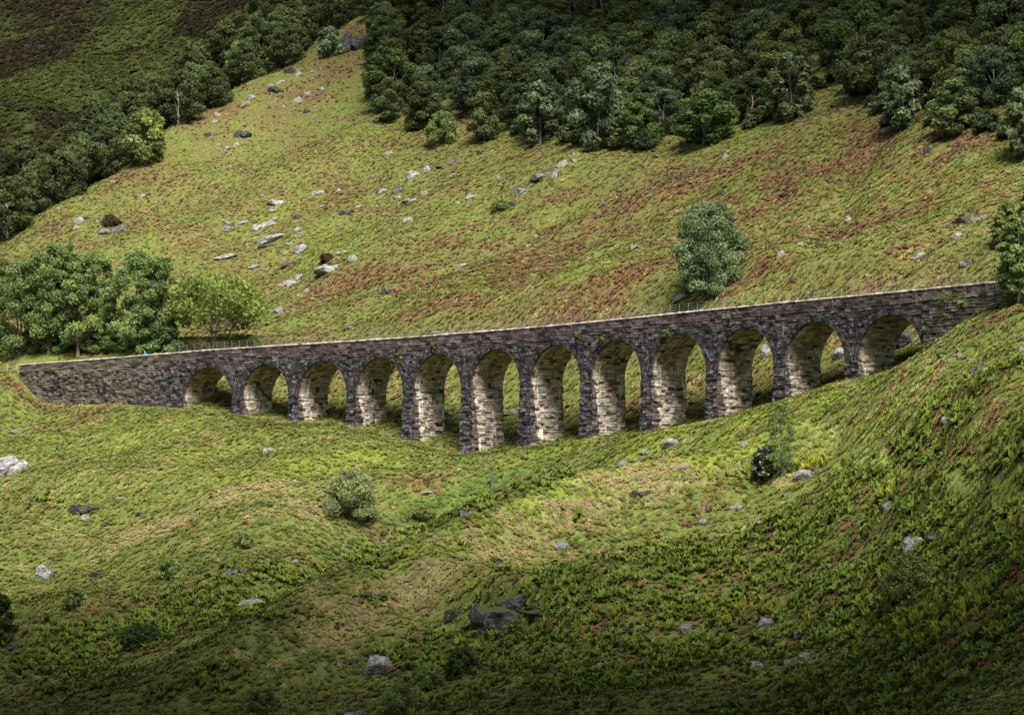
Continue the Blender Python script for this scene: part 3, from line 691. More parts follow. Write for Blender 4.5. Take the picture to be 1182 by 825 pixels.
def boxp(c, h, ax=None):
    c = np.asarray(c, float); h = np.asarray(h, float)
    s = np.array([(x, y, z) for z in (-1, 1) for y in (-1, 1) for x in (-1, 1)]) * h
    if ax is not None: s = s @ np.asarray(ax)
    return c + s, np.array([(0, 2, 3, 1), (4, 5, 7, 6), (0, 1, 5, 4), (1, 3, 7, 5), (3, 2, 6, 7), (2, 0, 4, 6)])

# railing on the near coping
rail = tag(empty('railing'), 'thin grey metal railing running along the top of the viaduct wall', 'railing')
rs = np.linspace(s_at_u(1138), s_at_u(196), 96)
def on_wall(s, t, dz):
    x, y = vpos(s, t); return np.column_stack([x, y, top_z(s) + dz])
base_p = on_wall(rs, 0.36, 0.0)
pv, pf = tube([(0, 0, -0.1), (0, 0, 0.5), (0, 0, 0.92)], 0.019, 6)
post_me = mesh_np('post', pv, join([(pv, pf)])[1])
post_me.materials.append(M_RAIL)
rail.location = tuple(base_p[48])
for p in base_p:
    o = link('post', post_me, rail); o.location = tuple(p - base_p[48])
for dz in (0.32, 0.6, 0.9):
    v, f = tube(on_wall(rs, 0.36, dz) - base_p[48], 0.014, 5)
    link('rail', mesh_np('rail', *join([(v, f)])), rail, M_RAIL)

# ------------------------------------------------------------------ trees and bushes
def lobes_for(r, h, cb, cr, n, kind='ovoid', lean=0.0):
    L = []
    for k in range(n):
        t = (k + 0.5 + r.uniform(-.3, .3)) / n
        if kind == 'ovoid': e = math.sin(math.pi * min(max(t, .02), .98) ** 0.75) ** 0.7
        elif kind == 'cone': e = (1 - t) ** 0.65 * min(1, t * 5 + .3)
        elif kind == 'dome': e = math.sqrt(max(0.0, 1 - (t * 0.97) ** 2))
        else: e = math.sin(math.pi * (0.12 + 0.86 * t)) ** 0.45
        a = k * 2.39996 + r.uniform(-.5, .5)
        rho = cr * e * r.uniform(.5, .8)
        lr = cr * r.uniform(.24, .44) * (0.55 + 0.45 * e) * (17 / max(n, 12)) ** .33
        z = cb + (h - cb - lr * 0.6) * t
        L.append((rho * math.cos(a) + lean * t, rho * math.sin(a), z, lr, lr * r.uniform(.62, .9)))
    L.append((lean, 0, h - cr * .34, cr * .36, cr * .32))
    L = np.array(L); ext = np.percentile(np.hypot(L[:, 0], L[:, 1]) + L[:, 3], 88)
    L[:, :2] *= cr / ext; L[:, 3] *= (cr / ext) ** .7
    return L

def crown_mesh(name, L, n, size, r, shade=0.35, droop=0.0, fill=0.45, blossom=0.0):
    pr = L[:, 3] ** 2; pr = pr / pr.sum()
    k = r.choice(len(L), n, p=pr)
    d = r.normal(size=(n, 3)); d[:, 2] += 0.25; d /= np.linalg.norm(d, axis=1)[:, None]
    rad = 1 - fill * r.random(n) ** 1.6
    lump = 1 + 0.28 * vnoise(d * 2.3 + k[:, None] * 7.7, 5)
    p = L[k, :3] + d * rad[:, None] * lump[:, None] * np.column_stack([L[k, 3], L[k, 3], L[k, 4]])
    p[:, 2] -= droop * r.random(n) * L[k, 3]
    nr = d + 0.75 * r.normal(size=(n, 3)); nr /= np.linalg.norm(nr, axis=1)[:, None]
    a = np.cross(nr, r.normal(size=(n, 3))); a[:, 2] -= droop; a /= np.linalg.norm(a, axis=1)[:, None]
    b = np.cross(nr, a); b /= np.linalg.norm(b, axis=1)[:, None] + 1e-9
    s = size * r.uniform(.65, 1.35, n)[:, None]
    V = np.stack([p - a * s * .6, p + b * s * .36, p + a * s * .6, p - b * s * .36], 1).reshape(-1, 3)
    lob = (1 + shade * r.uniform(-1, 1, len(L)))[k] * r.uniform(.75, 1.25, n)
    yel = r.uniform(-.12, .16, n)
    c = np.column_stack([lob * (1 + yel), lob * (1 + .4 * yel), lob * (1 - yel)])
    if blossom > 0:
        w = (r.random(n) < blossom) & (d[:, 2] > -.1) & (rad > .7)
        c[w] = r.uniform(5.0, 8.0, (w.sum(), 1)) * np.array([[1.35, 1.0, 2.4]])
    F = np.arange(n * 4).reshape(-1, 4)
    return mesh_np(name, V, [F], col=np.repeat(c, 4, 0))

def trunk_mesh(name, L, h, cb, r0, r, stems=1, spread=0.0):
    parts = []; tops = []
    for s in range(stems):
        a = s * 2 * math.pi / max(stems, 1) + r.uniform(-.4, .4)
        sp = spread * (1 if stems > 1 else 0)
        k = 7; t = np.linspace(0, 1, k)
        P = np.column_stack([sp * math.cos(a) * t ** 1.2 + .02 * h * r.normal(size=k) * t, sp * math.sin(a) * t ** 1.2 + .02 * h * r.normal(size=k) * t, -0.5 + (h * .86 + .5) * t])
        rr = r0 / math.sqrt(stems) * (1 - .86 * t) + .012; rr[0] *= 1.5
        parts.append(tube(P, rr, 8)); tops.append(P)
    for k in range(len(L)):
        P = tops[k % stems]; c = L[k, :3]
        zs = max(cb * .55, c[2] - np.hypot(c[0], c[1]) * .9 - .5)
        j = np.array([np.interp(zs, P[:, 2], P[:, i]) for i in range(3)])
        m = (j + c) / 2 + np.array([0, 0, .08 * h]) * r.uniform(.2, .7) + r.normal(size=3) * .04 * h
        q = np.array([j, j * .6 + m * .4, m, m * .45 + c * .55, c])
        w = r0 * .34 * np.clip(np.interp(zs, P[:, 2], np.linspace(1, .3, len(P))), .25, 1)
        parts.append(tube(q, np.linspace(w, .018, 5), 5, False))
    return mesh_np(name, *join(parts), smooth=True)

def tree_proto(seed, h, cr, cb, nl, kind, leaves, size, leafmat, barkmat=None, r0=0.16, stems=1, spread=0.0, lean=0.0, droop=0.0, shade=.35, fill=.45, blossom=0.0):
    r = np.random.default_rng(seed)
    L = lobes_for(r, h, cb, cr, nl, kind, lean)
    tm = trunk_mesh('trunk', L, h, cb, r0, r, stems, spread); tm.materials.append(barkmat or M_BARK)
    cm = crown_mesh('crown', L, leaves, size, r, shade, droop, fill, blossom); cm.materials.append(leafmat)
    return tm, cm, h, cr

def put_tree(name, proto, P, hh=None, ww=None, rz=0.0, label=None, cat='tree', group=None, stem='trunk', crown='crown'):
    tm, cm, h, cr = proto
    t = tag(empty(name, tuple(P), rz), label, cat, group)
    sz = (hh or h) / h; sx = (ww / (2 * cr)) if ww else sz
    t.scale = (sx, sx, sz)
    link(stem, tm, t); link(crown, cm, t)
    return t

LF_WOOD = mat_leaf('birch_wood_leaves', (0.088, 0.112, 0.048), 0.3, 0.38, 0.02)
LF_WOOD2 = mat_leaf('olive_wood_leaves', (0.084, 0.112, 0.040), 0.25, 0.38, 0.02)
LF_WOOD3 = mat_leaf('grey_wood_leaves', (0.080, 0.108, 0.062), 0.25, 0.35, 0.015)
LF_EDGE = mat_leaf('wood_edge_leaves', (0.092, 0.135, 0.046), 0.12, 0.35, 0.012)
LF_MID = mat_leaf('mid_green_leaves', (0.162, 0.212, 0.076), 0.12, 0.35, 0.012)
LF_DEEP = mat_leaf('deep_green_leaves', (0.132, 0.190, 0.072), 0.12, 0.3, 0.012)
LF_BRIGHT = mat_leaf('bright_green_leaves', (0.185, 0.24, 0.066), 0.05, 0.4, 0.005)
LF_GREY = mat_leaf('grey_green_leaves', (0.138, 0.196, 0.100), 0.08, 0.3, 0.01)
LF_PALE = mat_leaf('pale_silvery_leaves', (0.108, 0.142, 0.072), 0.1, 0.25, 0.01, 0.2)
LF_WILLOW = mat_leaf('pale_willow_leaves', (0.25, 0.295, 0.15), 0.05, 0.5, 0.005)
LF_OLIVE = mat_leaf('olive_leaves', (0.140, 0.175, 0.058), 0.12, 0.35, 0.015)
LF_DARK = mat_leaf('dark_shrub_leaves', (0.050, 0.072, 0.026), 0.2, 0.25, 0.015)
LF_HEATH = mat_leaf('brown_heather', (0.060, 0.042, 0.026), 0.1, 0.1, 0.01)

wood = [tree_proto(100 + k, 9.5 + (k % 3), 4.1, .8, 22 + 4 * (k % 4), ['ovoid', 'full', 'ovoid', 'full', 'ovoid', 'cone', 'dome'][k], 13000, 0.31, [LF_WOOD, LF_WOOD2, LF_WOOD, LF_WOOD3, LF_WOOD2, LF_WOOD, LF_WOOD3][k], M_BIRCHBARK, .14, droop=.35, shade=.4, fill=.75) for k in range(7)]
pale_p = [tree_proto(140 + k, 9, 3.3, .2, 22, 'full', 3600, 0.58, LF_PALE, M_BARK, .14, shade=.3) for k in range(2)]
def metres(u, v, px, dmin=0.0):
    return ground_at(u, v, dmin)[1] / F_PX * px

def inside(poly, u, v):
    c = np.zeros(len(u), bool); n = len(poly)
    for i in range(n):
        x1, y1 = poly[i]; x2, y2 = poly[(i + 1) % n]
        cond = ((y1 > v) != (y2 > v)) & (u < (x2 - x1) * (v - y1) / (y2 - y1 + 1e-12) + x1)
        c ^= cond
    return c
def poisson(cand, dmin, keep=None):
    keep = [] if keep is None else keep
    out = []
    for p in cand:
        if all((p[0] - q[0]) ** 2 + (p[1] - q[1]) ** 2 > dmin * dmin for q in keep):
            keep.append(p); out.append(p)
    return out
taken = []
# trees one can point to along the edge of the wood and above the gully
for nm, pr, u, v, hp, wp, lab, cat in [
    ('whitebeam', 0, 624, 166, 72, 56, 'pale silvery-leaved conical tree at the lower edge of the hillside wood', 'tree'),
    ('whitebeam', 1, 912, 141, 82, 58, 'pale-leaved open tree left of the dark gap in the hillside wood', 'tree'),
    ('whitebeam', 0, 1040, 152, 76, 56, 'pale-leaved tree right of the dark gap in the hillside wood', 'tree'),
    ('whitebeam', 1, 1184, 182, 84, 52, 'pale-leaved tree hanging over the slope at the far right of the wood', 'tree')]:
    P = ground_at(u, v); k = P[1] / F_PX; taken.append(P)
    put_tree(nm, pale_p[pr], P, hp * k, wp * k, u * .7, lab, cat)
edge_p = [tree_proto(160 + k, 9, 3.4, .7, 15, 'full', 6000, 0.4, [LF_WOOD3, LF_EDGE, LF_WOOD][k], M_BARK, .15, shade=.35, droop=.2) for k in range(3)]
for pr, u, v, hp, wp, lab in [
    (0, 690, 174, 104, 72, 'broad grey-green tree beside the pale conical one at the wood edge'),
    (1, 738, 168, 62, 46, 'leafy mid-green tree between grey-green tree and bright low canopy at wood edge'),
    (1, 812, 168, 66, 84, 'wide bright-green tree at the bottom edge of the wood above the lone alder'),
    (2, 448, 142, 54, 40, 'deep green tree at the lowest left corner of the hillside wood'),
    (2, 486, 150, 58, 48, 'dark bushy tree just above the low green bush at the wood edge'),
    (2, 560, 164, 60, 46, 'dark tree left of the pale conical tree at the wood edge'),
    (2, 985, 108, 58, 40, 'dark tree rising at the right side of the gap in the wood'),
    (2, 1100, 156, 66, 64, 'dark spreading tree over the shadowed bank in the wood at upper right')]:
    P = ground_at(u, v); k = P[1] / F_PX; taken.append(P)
    put_tree('broadleaf_tree', edge_p[pr], P, hp * k, wp * k, u * .37, lab)
# the wood itself
WOOD = [(432, -38), (428, 100), (450, 128), (520, 138), (590, 150), (640, 152), (700, 160), (760, 162), (830, 155), (890, 135), (925, 112), (948, 84), (975, 84), (1000, 112), (1030, 132), (1110, 140), (1245, 150), (1245, -38)]
n = 30000
ang = rng.uniform(-.07, .215, n); D = rng.uniform(330, 680, n)
cand = np.column_stack([ang * D, D, H(ang * D, D)]); uv = project(cand)
cand = cand[inside(WOOD, uv[:, 0], uv[:, 1])]
spots = poisson(cand, 6.5, [tuple(p[:2]) for p in taken])
spots = sorted(spots, key=lambda p: p[1])[:225]
for i, P in enumerate(spots):
    s = rng.uniform(.72, 1.3)
    put_tree('birch_tree', wood[i % 7], P, 9.5 * s, 9.3 * s * rng.uniform(.9, 1.15), rng.uniform(0, 6.28), 'dark green birch packed into the wood on the steep slope above the viaduct', 'tree', 'birches of the hillside wood')
edge_sh = [tree_proto(260 + k, 2.6, 1.9, .1, 12, 'dome', 1500, .36, [LF_WOOD, LF_DARK, LF_WOOD3][k], M_BARK, .06, 3, .6) for k in range(3)]
LOWE = [(436, 108), (452, 134), (520, 146), (590, 158), (650, 164), (700, 172), (760, 172), (840, 164), (885, 146), (925, 122), (950, 96), (978, 96), (1002, 122), (1030, 144), (1110, 152), (1180, 160)]
for k in range(44):
    t = rng.uniform(0, len(LOWE) - 1); u = np.interp(t, range(len(LOWE)), [q[0] for q in LOWE]); v = np.interp(t, range(len(LOWE)), [q[1] for q in LOWE]) - rng.uniform(0, 9)
    P = ground_at(u, v); s = rng.uniform(.6, 1.3)
    put_tree('edge_shrub', edge_sh[k % 3], P, 2.6 * s, 4.4 * s, rng.uniform(0, 6), 'low dark shrub in the ragged undergrowth along the lower edge of the hillside wood', 'shrub', 'shrubs along the wood edge', 'stem')
for u, v, s in [(398, 22, 1.0), (418, 8, 1.1), (432, 24, .9), (446, 6, 1.1), (462, 18, 1.0), (440, 44, .8), (410, -12, 1.1), (474, 2, 1.0), (332, 3, .9), (346, -10, 1.0), (318, -8, 1.0), (572, 1, 1.0), (584, -12, 1.0), (560, -12, 1.0), (606, -6, 1.0)]:
    P = ground_at(u, v)
    put_tree('birch_tree', wood[int(u) % 7], P, 10 * s, 9.5 * s, u * .1, 'dark green birch closing the top of the slope where grassy spur and woods meet', 'tree', 'birches at the head of the spur')
grove = [tree_proto(280 + k, 3.0, 2.1, .1, 14, 'dome', 2400, .3, [LF_MID, LF_DEEP, LF_OLIVE][k], M_BARK, .06, 3, .6) for k in range(3)]
for k, u in enumerate([-4, 14, 34, 48, 66, 104, 118, 132, 146, 172, 192]):
    P = ground_at(u, 405.5 if u < 240 else 396, 300); s = rng.uniform(.7, 1.25)
    put_tree('grove_shrub', grove[k % 3], P, 3.0 * s, 4.6 * s, k * 1.1, 'leafy green shrub in the undergrowth of the grove behind the wall at left', 'shrub', 'shrubs under the grove', 'stem')
# side gully at upper left
for pr, u, v, hp, wp, lab, nm in [
    (('round'), 168, 190, 66, 56, 'round full-leaved green tree on the skyline edge of the grassy spur', 'sycamore_tree'),
    (('round'), 275, 96, 50, 36, 'smaller round tree higher up the skyline edge of the spur', 'sycamore_tree'),
    (('low'), 381, 66, 36, 38, 'small scrubby tree on the spur crest just left of the hillside wood', 'rowan_tree')]:
    P = ground_at(u, v); k = P[1] / F_PX; taken.append(P)
    if pr == 'round': p_ = tree_proto(180 + u, 9, 4, .6, 20, 'full', 4200, .5, LF_MID, M_BARK, .2, shade=.4)
    else: p_ = tree_proto(181, 5, 2.6, .4, 12, 'dome', 2500, .45, LF_GREY, M_BARK, .1)
    put_tree(nm, p_, P, hp * k, wp * k, u * .3, lab)
gully = [tree_proto(190 + k, 10, 4.2, .6, 26, 'ovoid', 6500, 0.42, LF_WOOD if k else LF_MID, M_BIRCHBARK, .15, droop=.3, shade=.35) for k in range(4)]
ec = edge_pts[:, :2]
gs = []
for i in range(len(ec) - 1):
    for _ in range(260):
        t = rng.random(); p = ec[i] * (1 - t) + ec[i + 1] * t; off = rng.uniform(2, 50)
        x, y = p + np.array([-.56, .83]) * off; gs.append((x, y))
for _ in range(300):
    p = ec[-1] + np.array([rng.uniform(-16, 26), rng.uniform(2, 60)]); gs.append(tuple(p))
for _ in range(260):
    p = ec[0] + np.array([rng.uniform(-26, 0), rng.uniform(-8, 50)]); gs.append(tuple(p))
gs = np.array(gs); cand = np.column_stack([gs, H(gs[:, 0], gs[:, 1])]); rng.shuffle(cand)
uv = project(cand); cand = cand[(uv[:, 0] > -60) & (uv[:, 0] < 452)]
spots = poisson(cand, 7.6, [tuple(p[:2]) for p in taken])[:66]
for i, P in enumerate(spots):
    s = rng.uniform(.8, 1.15)
    put_tree('birch_tree', gully[1 + i % 3], P, 10.5 * s, 10.2 * s, rng.uniform(0, 6.28), 'dark green birch in the side gully beyond the grassy spur at upper left', 'tree', 'birches filling the side gully')

# trees beside the track
HERO = [
    # name, u, v, height px, width px, leaf, bark, stems, spread, kind, crown base fraction, label
    ('birch_tree', 90, 411, 122, 80, LF_MID, M_BIRCHBARK, 1, 0, 'full', .22, 'tall birch with a pale bare lower trunk behind the left end of the wall'),
    ('birch_tree', 56, 409, 128, 80, LF_MID, M_BARK, 2, 1.0, 'full', .10, 'tall twin-stemmed birch second from the left end of the viaduct wall'),
    ('birch_tree', 72, 406, 128, 88, LF_DEEP, M_BARK, 1, 0, 'full', .12, 'darker slender birch squeezed between the tall birches at left'),
    ('sycamore_tree', 22, 411, 114, 92, LF_DEEP, M_BARK, 2, .8, 'full', .05, 'broad deep green tree left of the wall end and birches'),
    ('sycamore_tree', -8, 408, 114, 84, LF_OLIVE, M_BARK, 1, 0, 'full', .1, 'light green tree cut by the left edge of the picture'),
    ('birch_tree', 112, 407, 116, 60, LF_MID, M_BARK, 1, 0, 'full', .1, 'rightmost birch of the cluster left of the dense round tree'),
    ('oak_tree', 158, 405, 118, 92, LF_DEEP, M_BARK, 2, .6, 'full', .05, 'dense dark green tree behind the wall left of the bright sycamore'),
    ('oak_tree', 184, 404, 108, 70, LF_DEEP, M_BARK, 2, .7, 'full', .08, 'dark green tree leaning between the dense tree and the bright sycamore'),
    ('sycamore_tree', 246, 402, 88, 158, LF_BRIGHT, M_BARK, 3, 1.6, 'full', .36, 'bright yellow-green spreading tree with three stems above the first arches'),
    ('alder_tree', 818, 340, 112, 108, LF_GREY, M_BARK, 3, 1.2, 'full', .05, 'lone feathery grey-green tree on the open slope above the viaduct'),
    ('rowan_tree', 1176, 352, 104, 62, LF_DEEP, M_BARK, 3, 1.0, 'full', .06, 'dark leafy tree covering the right end of the viaduct wall'),
    ('rowan_tree', 1192, 318, 104, 60, LF_MID, M_BARK, 2, 1.0, 'full', .06, 'mid-green tree above the wall end at the right edge'),
    ('rowan_tree', 1163, 282, 50, 46, LF_OLIVE, M_BARK, 3, .8, 'dome', .05, 'olive scrub tree beside the mossy outcrop at right'),
]
for i, (nm, u, v, hp, wp, lf, bk, st, sp, kd, cbf, lab) in enumerate(HERO):
    P = ground_at(u, v, 0.0)
    if u < 200: P = ground_at(u, v, 300)
    k = P[1] / F_PX; h, w = hp * k, wp * k
    feather = nm == 'alder_tree'
    p_ = tree_proto(300 + i, h, w / 2 * .86, h * cbf, 44 if feather else 34, kd, 30000 if feather else (17000 if u < 200 or u > 1100 else 8500), .25 if feather else (.30 if lf is not LF_BRIGHT else .44), lf, bk, .2, st, sp * k * 8,
                    droop=.45 if 'birch' in nm or feather else .1, shade=.3, fill=.8 if feather else .8)
    put_tree(nm, p_, P, rz=i * 1.3, label=lab)

BUSH = [
    # name, u, v(base), height, width px, leaf, stems, kind, leaf size, label, blossom
    ('willow_bush', 406, 599, 58, 72, LF_WILLOW, 3, 'dome', .22, 'rounded pale grey-green willow bush in the gully below the viaduct', 0),
    ('birch_sapling', 902, 550, 88, 40, LF_MID, 1, 'full', .13, 'slender feathery birch sapling standing in front of the right-hand piers', 0),
    ('hawthorn_bush', 884, 553, 40, 38, LF_DARK, 2, 'dome', .2, 'dark hawthorn bush with white blossom at the foot of the birch sapling', .3),
    ('gorse_bush', 196, 669, 25, 38, LF_MID, 2, 'dome', .2, 'small green bush on the left bank of the lower gully', 0),
    ('rowan_sapling', 86, 703, 28, 30, LF_MID, 1, 'dome', .2, 'tiny tree with a dark shaded foot on the lower left slope', 0),
    ('willow_bush', 1050, 692, 54, 78, LF_OLIVE, 3, 'dome', .18, 'wide thin-leaved willow bush below the boulder pair at lower right', 0),
    ('willow_bush', 597, 738, 24, 32, LF_OLIVE, 2, 'dome', .18, 'small pale green bush growing against the dark crag', 0),
    ('willow_bush', 466, 822, 34, 60, LF_MID, 3, 'dome', .18, 'low green bush at the bottom edge beneath the pale tilted boulder', 0),
    ('willow_bush', 494, 795, 28, 40, LF_MID, 2, 'dome', .18, 'low green bush upslope of the bottom-edge bush', 0),
    ('willow_bush', 534, 776, 30, 46, LF_DARK, 2, 'dome', .2, 'darker green bush below the crag on the lower slope', 0),
    ('willow_bush', 304, 818, 26, 36, LF_MID, 2, 'dome', .18, 'small green bush near the bottom edge left of the tilted boulder', 0),
    ('rowan_bush', 2, 742, 56, 42, LF_DARK, 2, 'dome', .22, 'dark bush cut by the left edge low on the slope', 0),
    ('heather_bush', 162, 742, 22, 60, LF_DARK, 3, 'dome', .22, 'dark spreading bush in the lower gully at left', 0),
    ('willow_bush', 283, 630, 16, 30, LF_MID, 2, 'dome', .18, 'small low green bush on the left bank midway to the round willow', 0),
    ('willow_bush', 488, 598, 14, 28, LF_OLIVE, 2, 'dome', .18, 'small olive bush in the gully right of the round willow', 0),
    ('willow_bush', 511, 166, 38, 46, LF_MID, 2, 'dome', .3, 'low bright green bush in front of the lower left wood edge', 0),
    ('willow_bush', 577, 243, 13, 26, LF_OLIVE, 2, 'dome', .25, 'low olive bush just left of the mossy outcrop on the upper slope', 0),
    ('heather_bush', 377, 302, 10, 18, LF_HEATH, 2, 'dome', .22, 'dark brown heather clump growing on the big pale slab', 0),
    ('heather_bush', 128, 260, 12, 28, LF_HEATH, 2, 'dome', .22, 'dark brown heather clump on the outcrop at upper left', 0),
    ('gorse_bush', 1090, 412, 8, 18, LF_MID, 2, 'dome', .2, 'small green bush on the rubble beside the right-hand abutment', 0),
]
for i, (nm, u, v, hp, wp, lf, st, kd, ls, lab, bl) in enumerate(BUSH):
    P = ground_at(u, v); k = P[1] / F_PX; h, w = hp * k, wp * k
    n_ = int(min(12000, 1200 + 360 * h * w))
    if nm == 'birch_sapling': n_ = 6500
    p_ = tree_proto(500 + i, h, w / 2 * 1.0, h * (.12 if nm == 'rowan_sapling' else .04), 40 if nm in ('birch_sapling', 'willow_bush') else 16, kd, n_, ls, lf, M_BARK, .05 if h < 4 else .09, st, w * .25, shade=.35, fill=.75, blossom=bl)
    put_tree(nm, p_, P, rz=i * .9, label=lab, cat='sapling' if 'sapling' in nm else 'bush', stem='stem')

# ferns rooted in the masonry
for i, (u, v, hp, wp, lab) in enumerate([
    (461, 405, 18, 9, 'tall yellow-green fern sprouting from the wall top between third and fifth arches'), (453, 414, 8, 8, 'small fern clinging low beside the tall wall-top fern'),
    (696, 391, 7, 16, 'green fern tuft on the wall above the eighth arch'), (668, 387, 7, 9, 'small fern tuft on the wall left of the eighth arch crown'),
    (771, 384, 9, 15, 'fern patch spread along the ring of the ninth arch'), (844, 366, 9, 8, 'fern tuft hanging under the coping above the tenth arch'),
    (1093, 344, 14, 22, 'leafy fern clump rooted high on the right wing wall'), (1112, 352, 9, 16, 'smaller fern clump beside the leafy one on the right wing wall'),
    (1068, 382, 8, 8, 'fern tuft at the right shoulder of the last arch'), (500, 399, 5, 7, 'little green fern on the wall above the fifth arch')]):
    s = s_at_u(u); x, y = vpos(s, -0.12); r_ = ray(u, v); z = r_[2] / r_[1] * float(y); k = float(y) / F_PX
    h, w = hp * k, wp * k
    p_ = tree_proto(600 + i, h, w / 2, .02, 6, 'dome', 260, .2, LF_BRIGHT if i == 0 else LF_OLIVE, M_BARK, .02, 1, 0, fill=.8)
    put_tree('wall_fern', p_, (float(x), float(y), z - h * .5), label=lab, cat='fern', stem='stem', crown='frond')

# ------------------------------------------------------------------ rocks
def rock_mesh(seed, flat=1.0, cuts=11, sub=3, chunks=((0, 0, 0, 1, 1, 1),)):
    if len(chunks) > 1:
        VS, FS, o = [], [], 0
        for j, (cx, cy, cz, ax, ay, az) in enumerate(chunks):
            m = rock_mesh(seed * 7 + j, 1.0, cuts, sub)
            v = np.zeros(len(m.vertices) * 3); m.vertices.foreach_get('co', v); v = v.reshape(-1, 3)
            f = np.array([p.vertices[:] for p in m.polygons]); bpy.data.meshes.remove(m)
            VS.append(v * (ax, ay, az) + (cx, cy, cz)); FS.append(f + o); o += len(v)
        V = np.vstack(VS); V = V / np.abs(V).max(0)
        return mesh_np('rock', V, [np.vstack(FS)])
    import bmesh
    r = np.random.default_rng(seed)
    bm = bmesh.new(); bmesh.ops.create_icosphere(bm, subdivisions=sub + 1, radius=1.0)
    V = np.array([v.co[:] for v in bm.verts]); F = np.array([[v.index for v in f.verts] for f in bm.faces]); bm.free()
    for _ in range(cuts):
        d = r.normal(size=3); d /= np.linalg.norm(d); k = r.uniform(.5, .85)
        e = V @ d - k; V = V - np.clip(e, 0, None)[:, None] * d
    V = V * (1 + .16 * fbm(V * 1.3 + seed, 4, seed)[:, None]) + .05 * np.column_stack([fbm(V * 3.1 + 3 * i + seed, 3, i) for i in range(3)])
    V[:, 2] *= flat
    V /= np.abs(V).max(0)
    me = mesh_np('rock', V, [F], smooth=False)
    return me
RM = {}
for st, mat, sd in (('p', M_ROCK, 1), ('w', M_ROCKW, 4), ('m', M_ROCKM, 2), ('d', M_CRAG, 3)):
    RM[st] = []
    for k in range(6):
        ch = ((0, 0, 0, 1, 1, 1),) if k % 2 else [((-.35, 0, 0, .65, .9, .9), (.4, .15, -.15, .6, .8, .7), (.05, -.3, -.3, .5, .6, .6)), ((.25, 0, 0, .75, .9, .8), (-.5, -.1, -.1, .5, .8, .9)), ((0, 0, -.2, 1, .9, .5), (-.2, .2, .25, .55, .7, .5), (.5, .1, .1, .4, .6, .4))][k // 2]
        me = rock_mesh(40 * sd + k, 1.0, 9 + k, 3, ch); me.materials.append(mat); RM[st].append(me)
RM['c'] = [rock_mesh(991, 1.0, 18, 4, ((-.1, 0, 0, .8, .8, 1), (-.75, .1, .35, .35, .6, .5), (.5, .2, .45, .7, .7, .55), (.35, -.05, -.4, .45, .6, .6)))]; RM['c'][0].materials.append(M_CRAG)
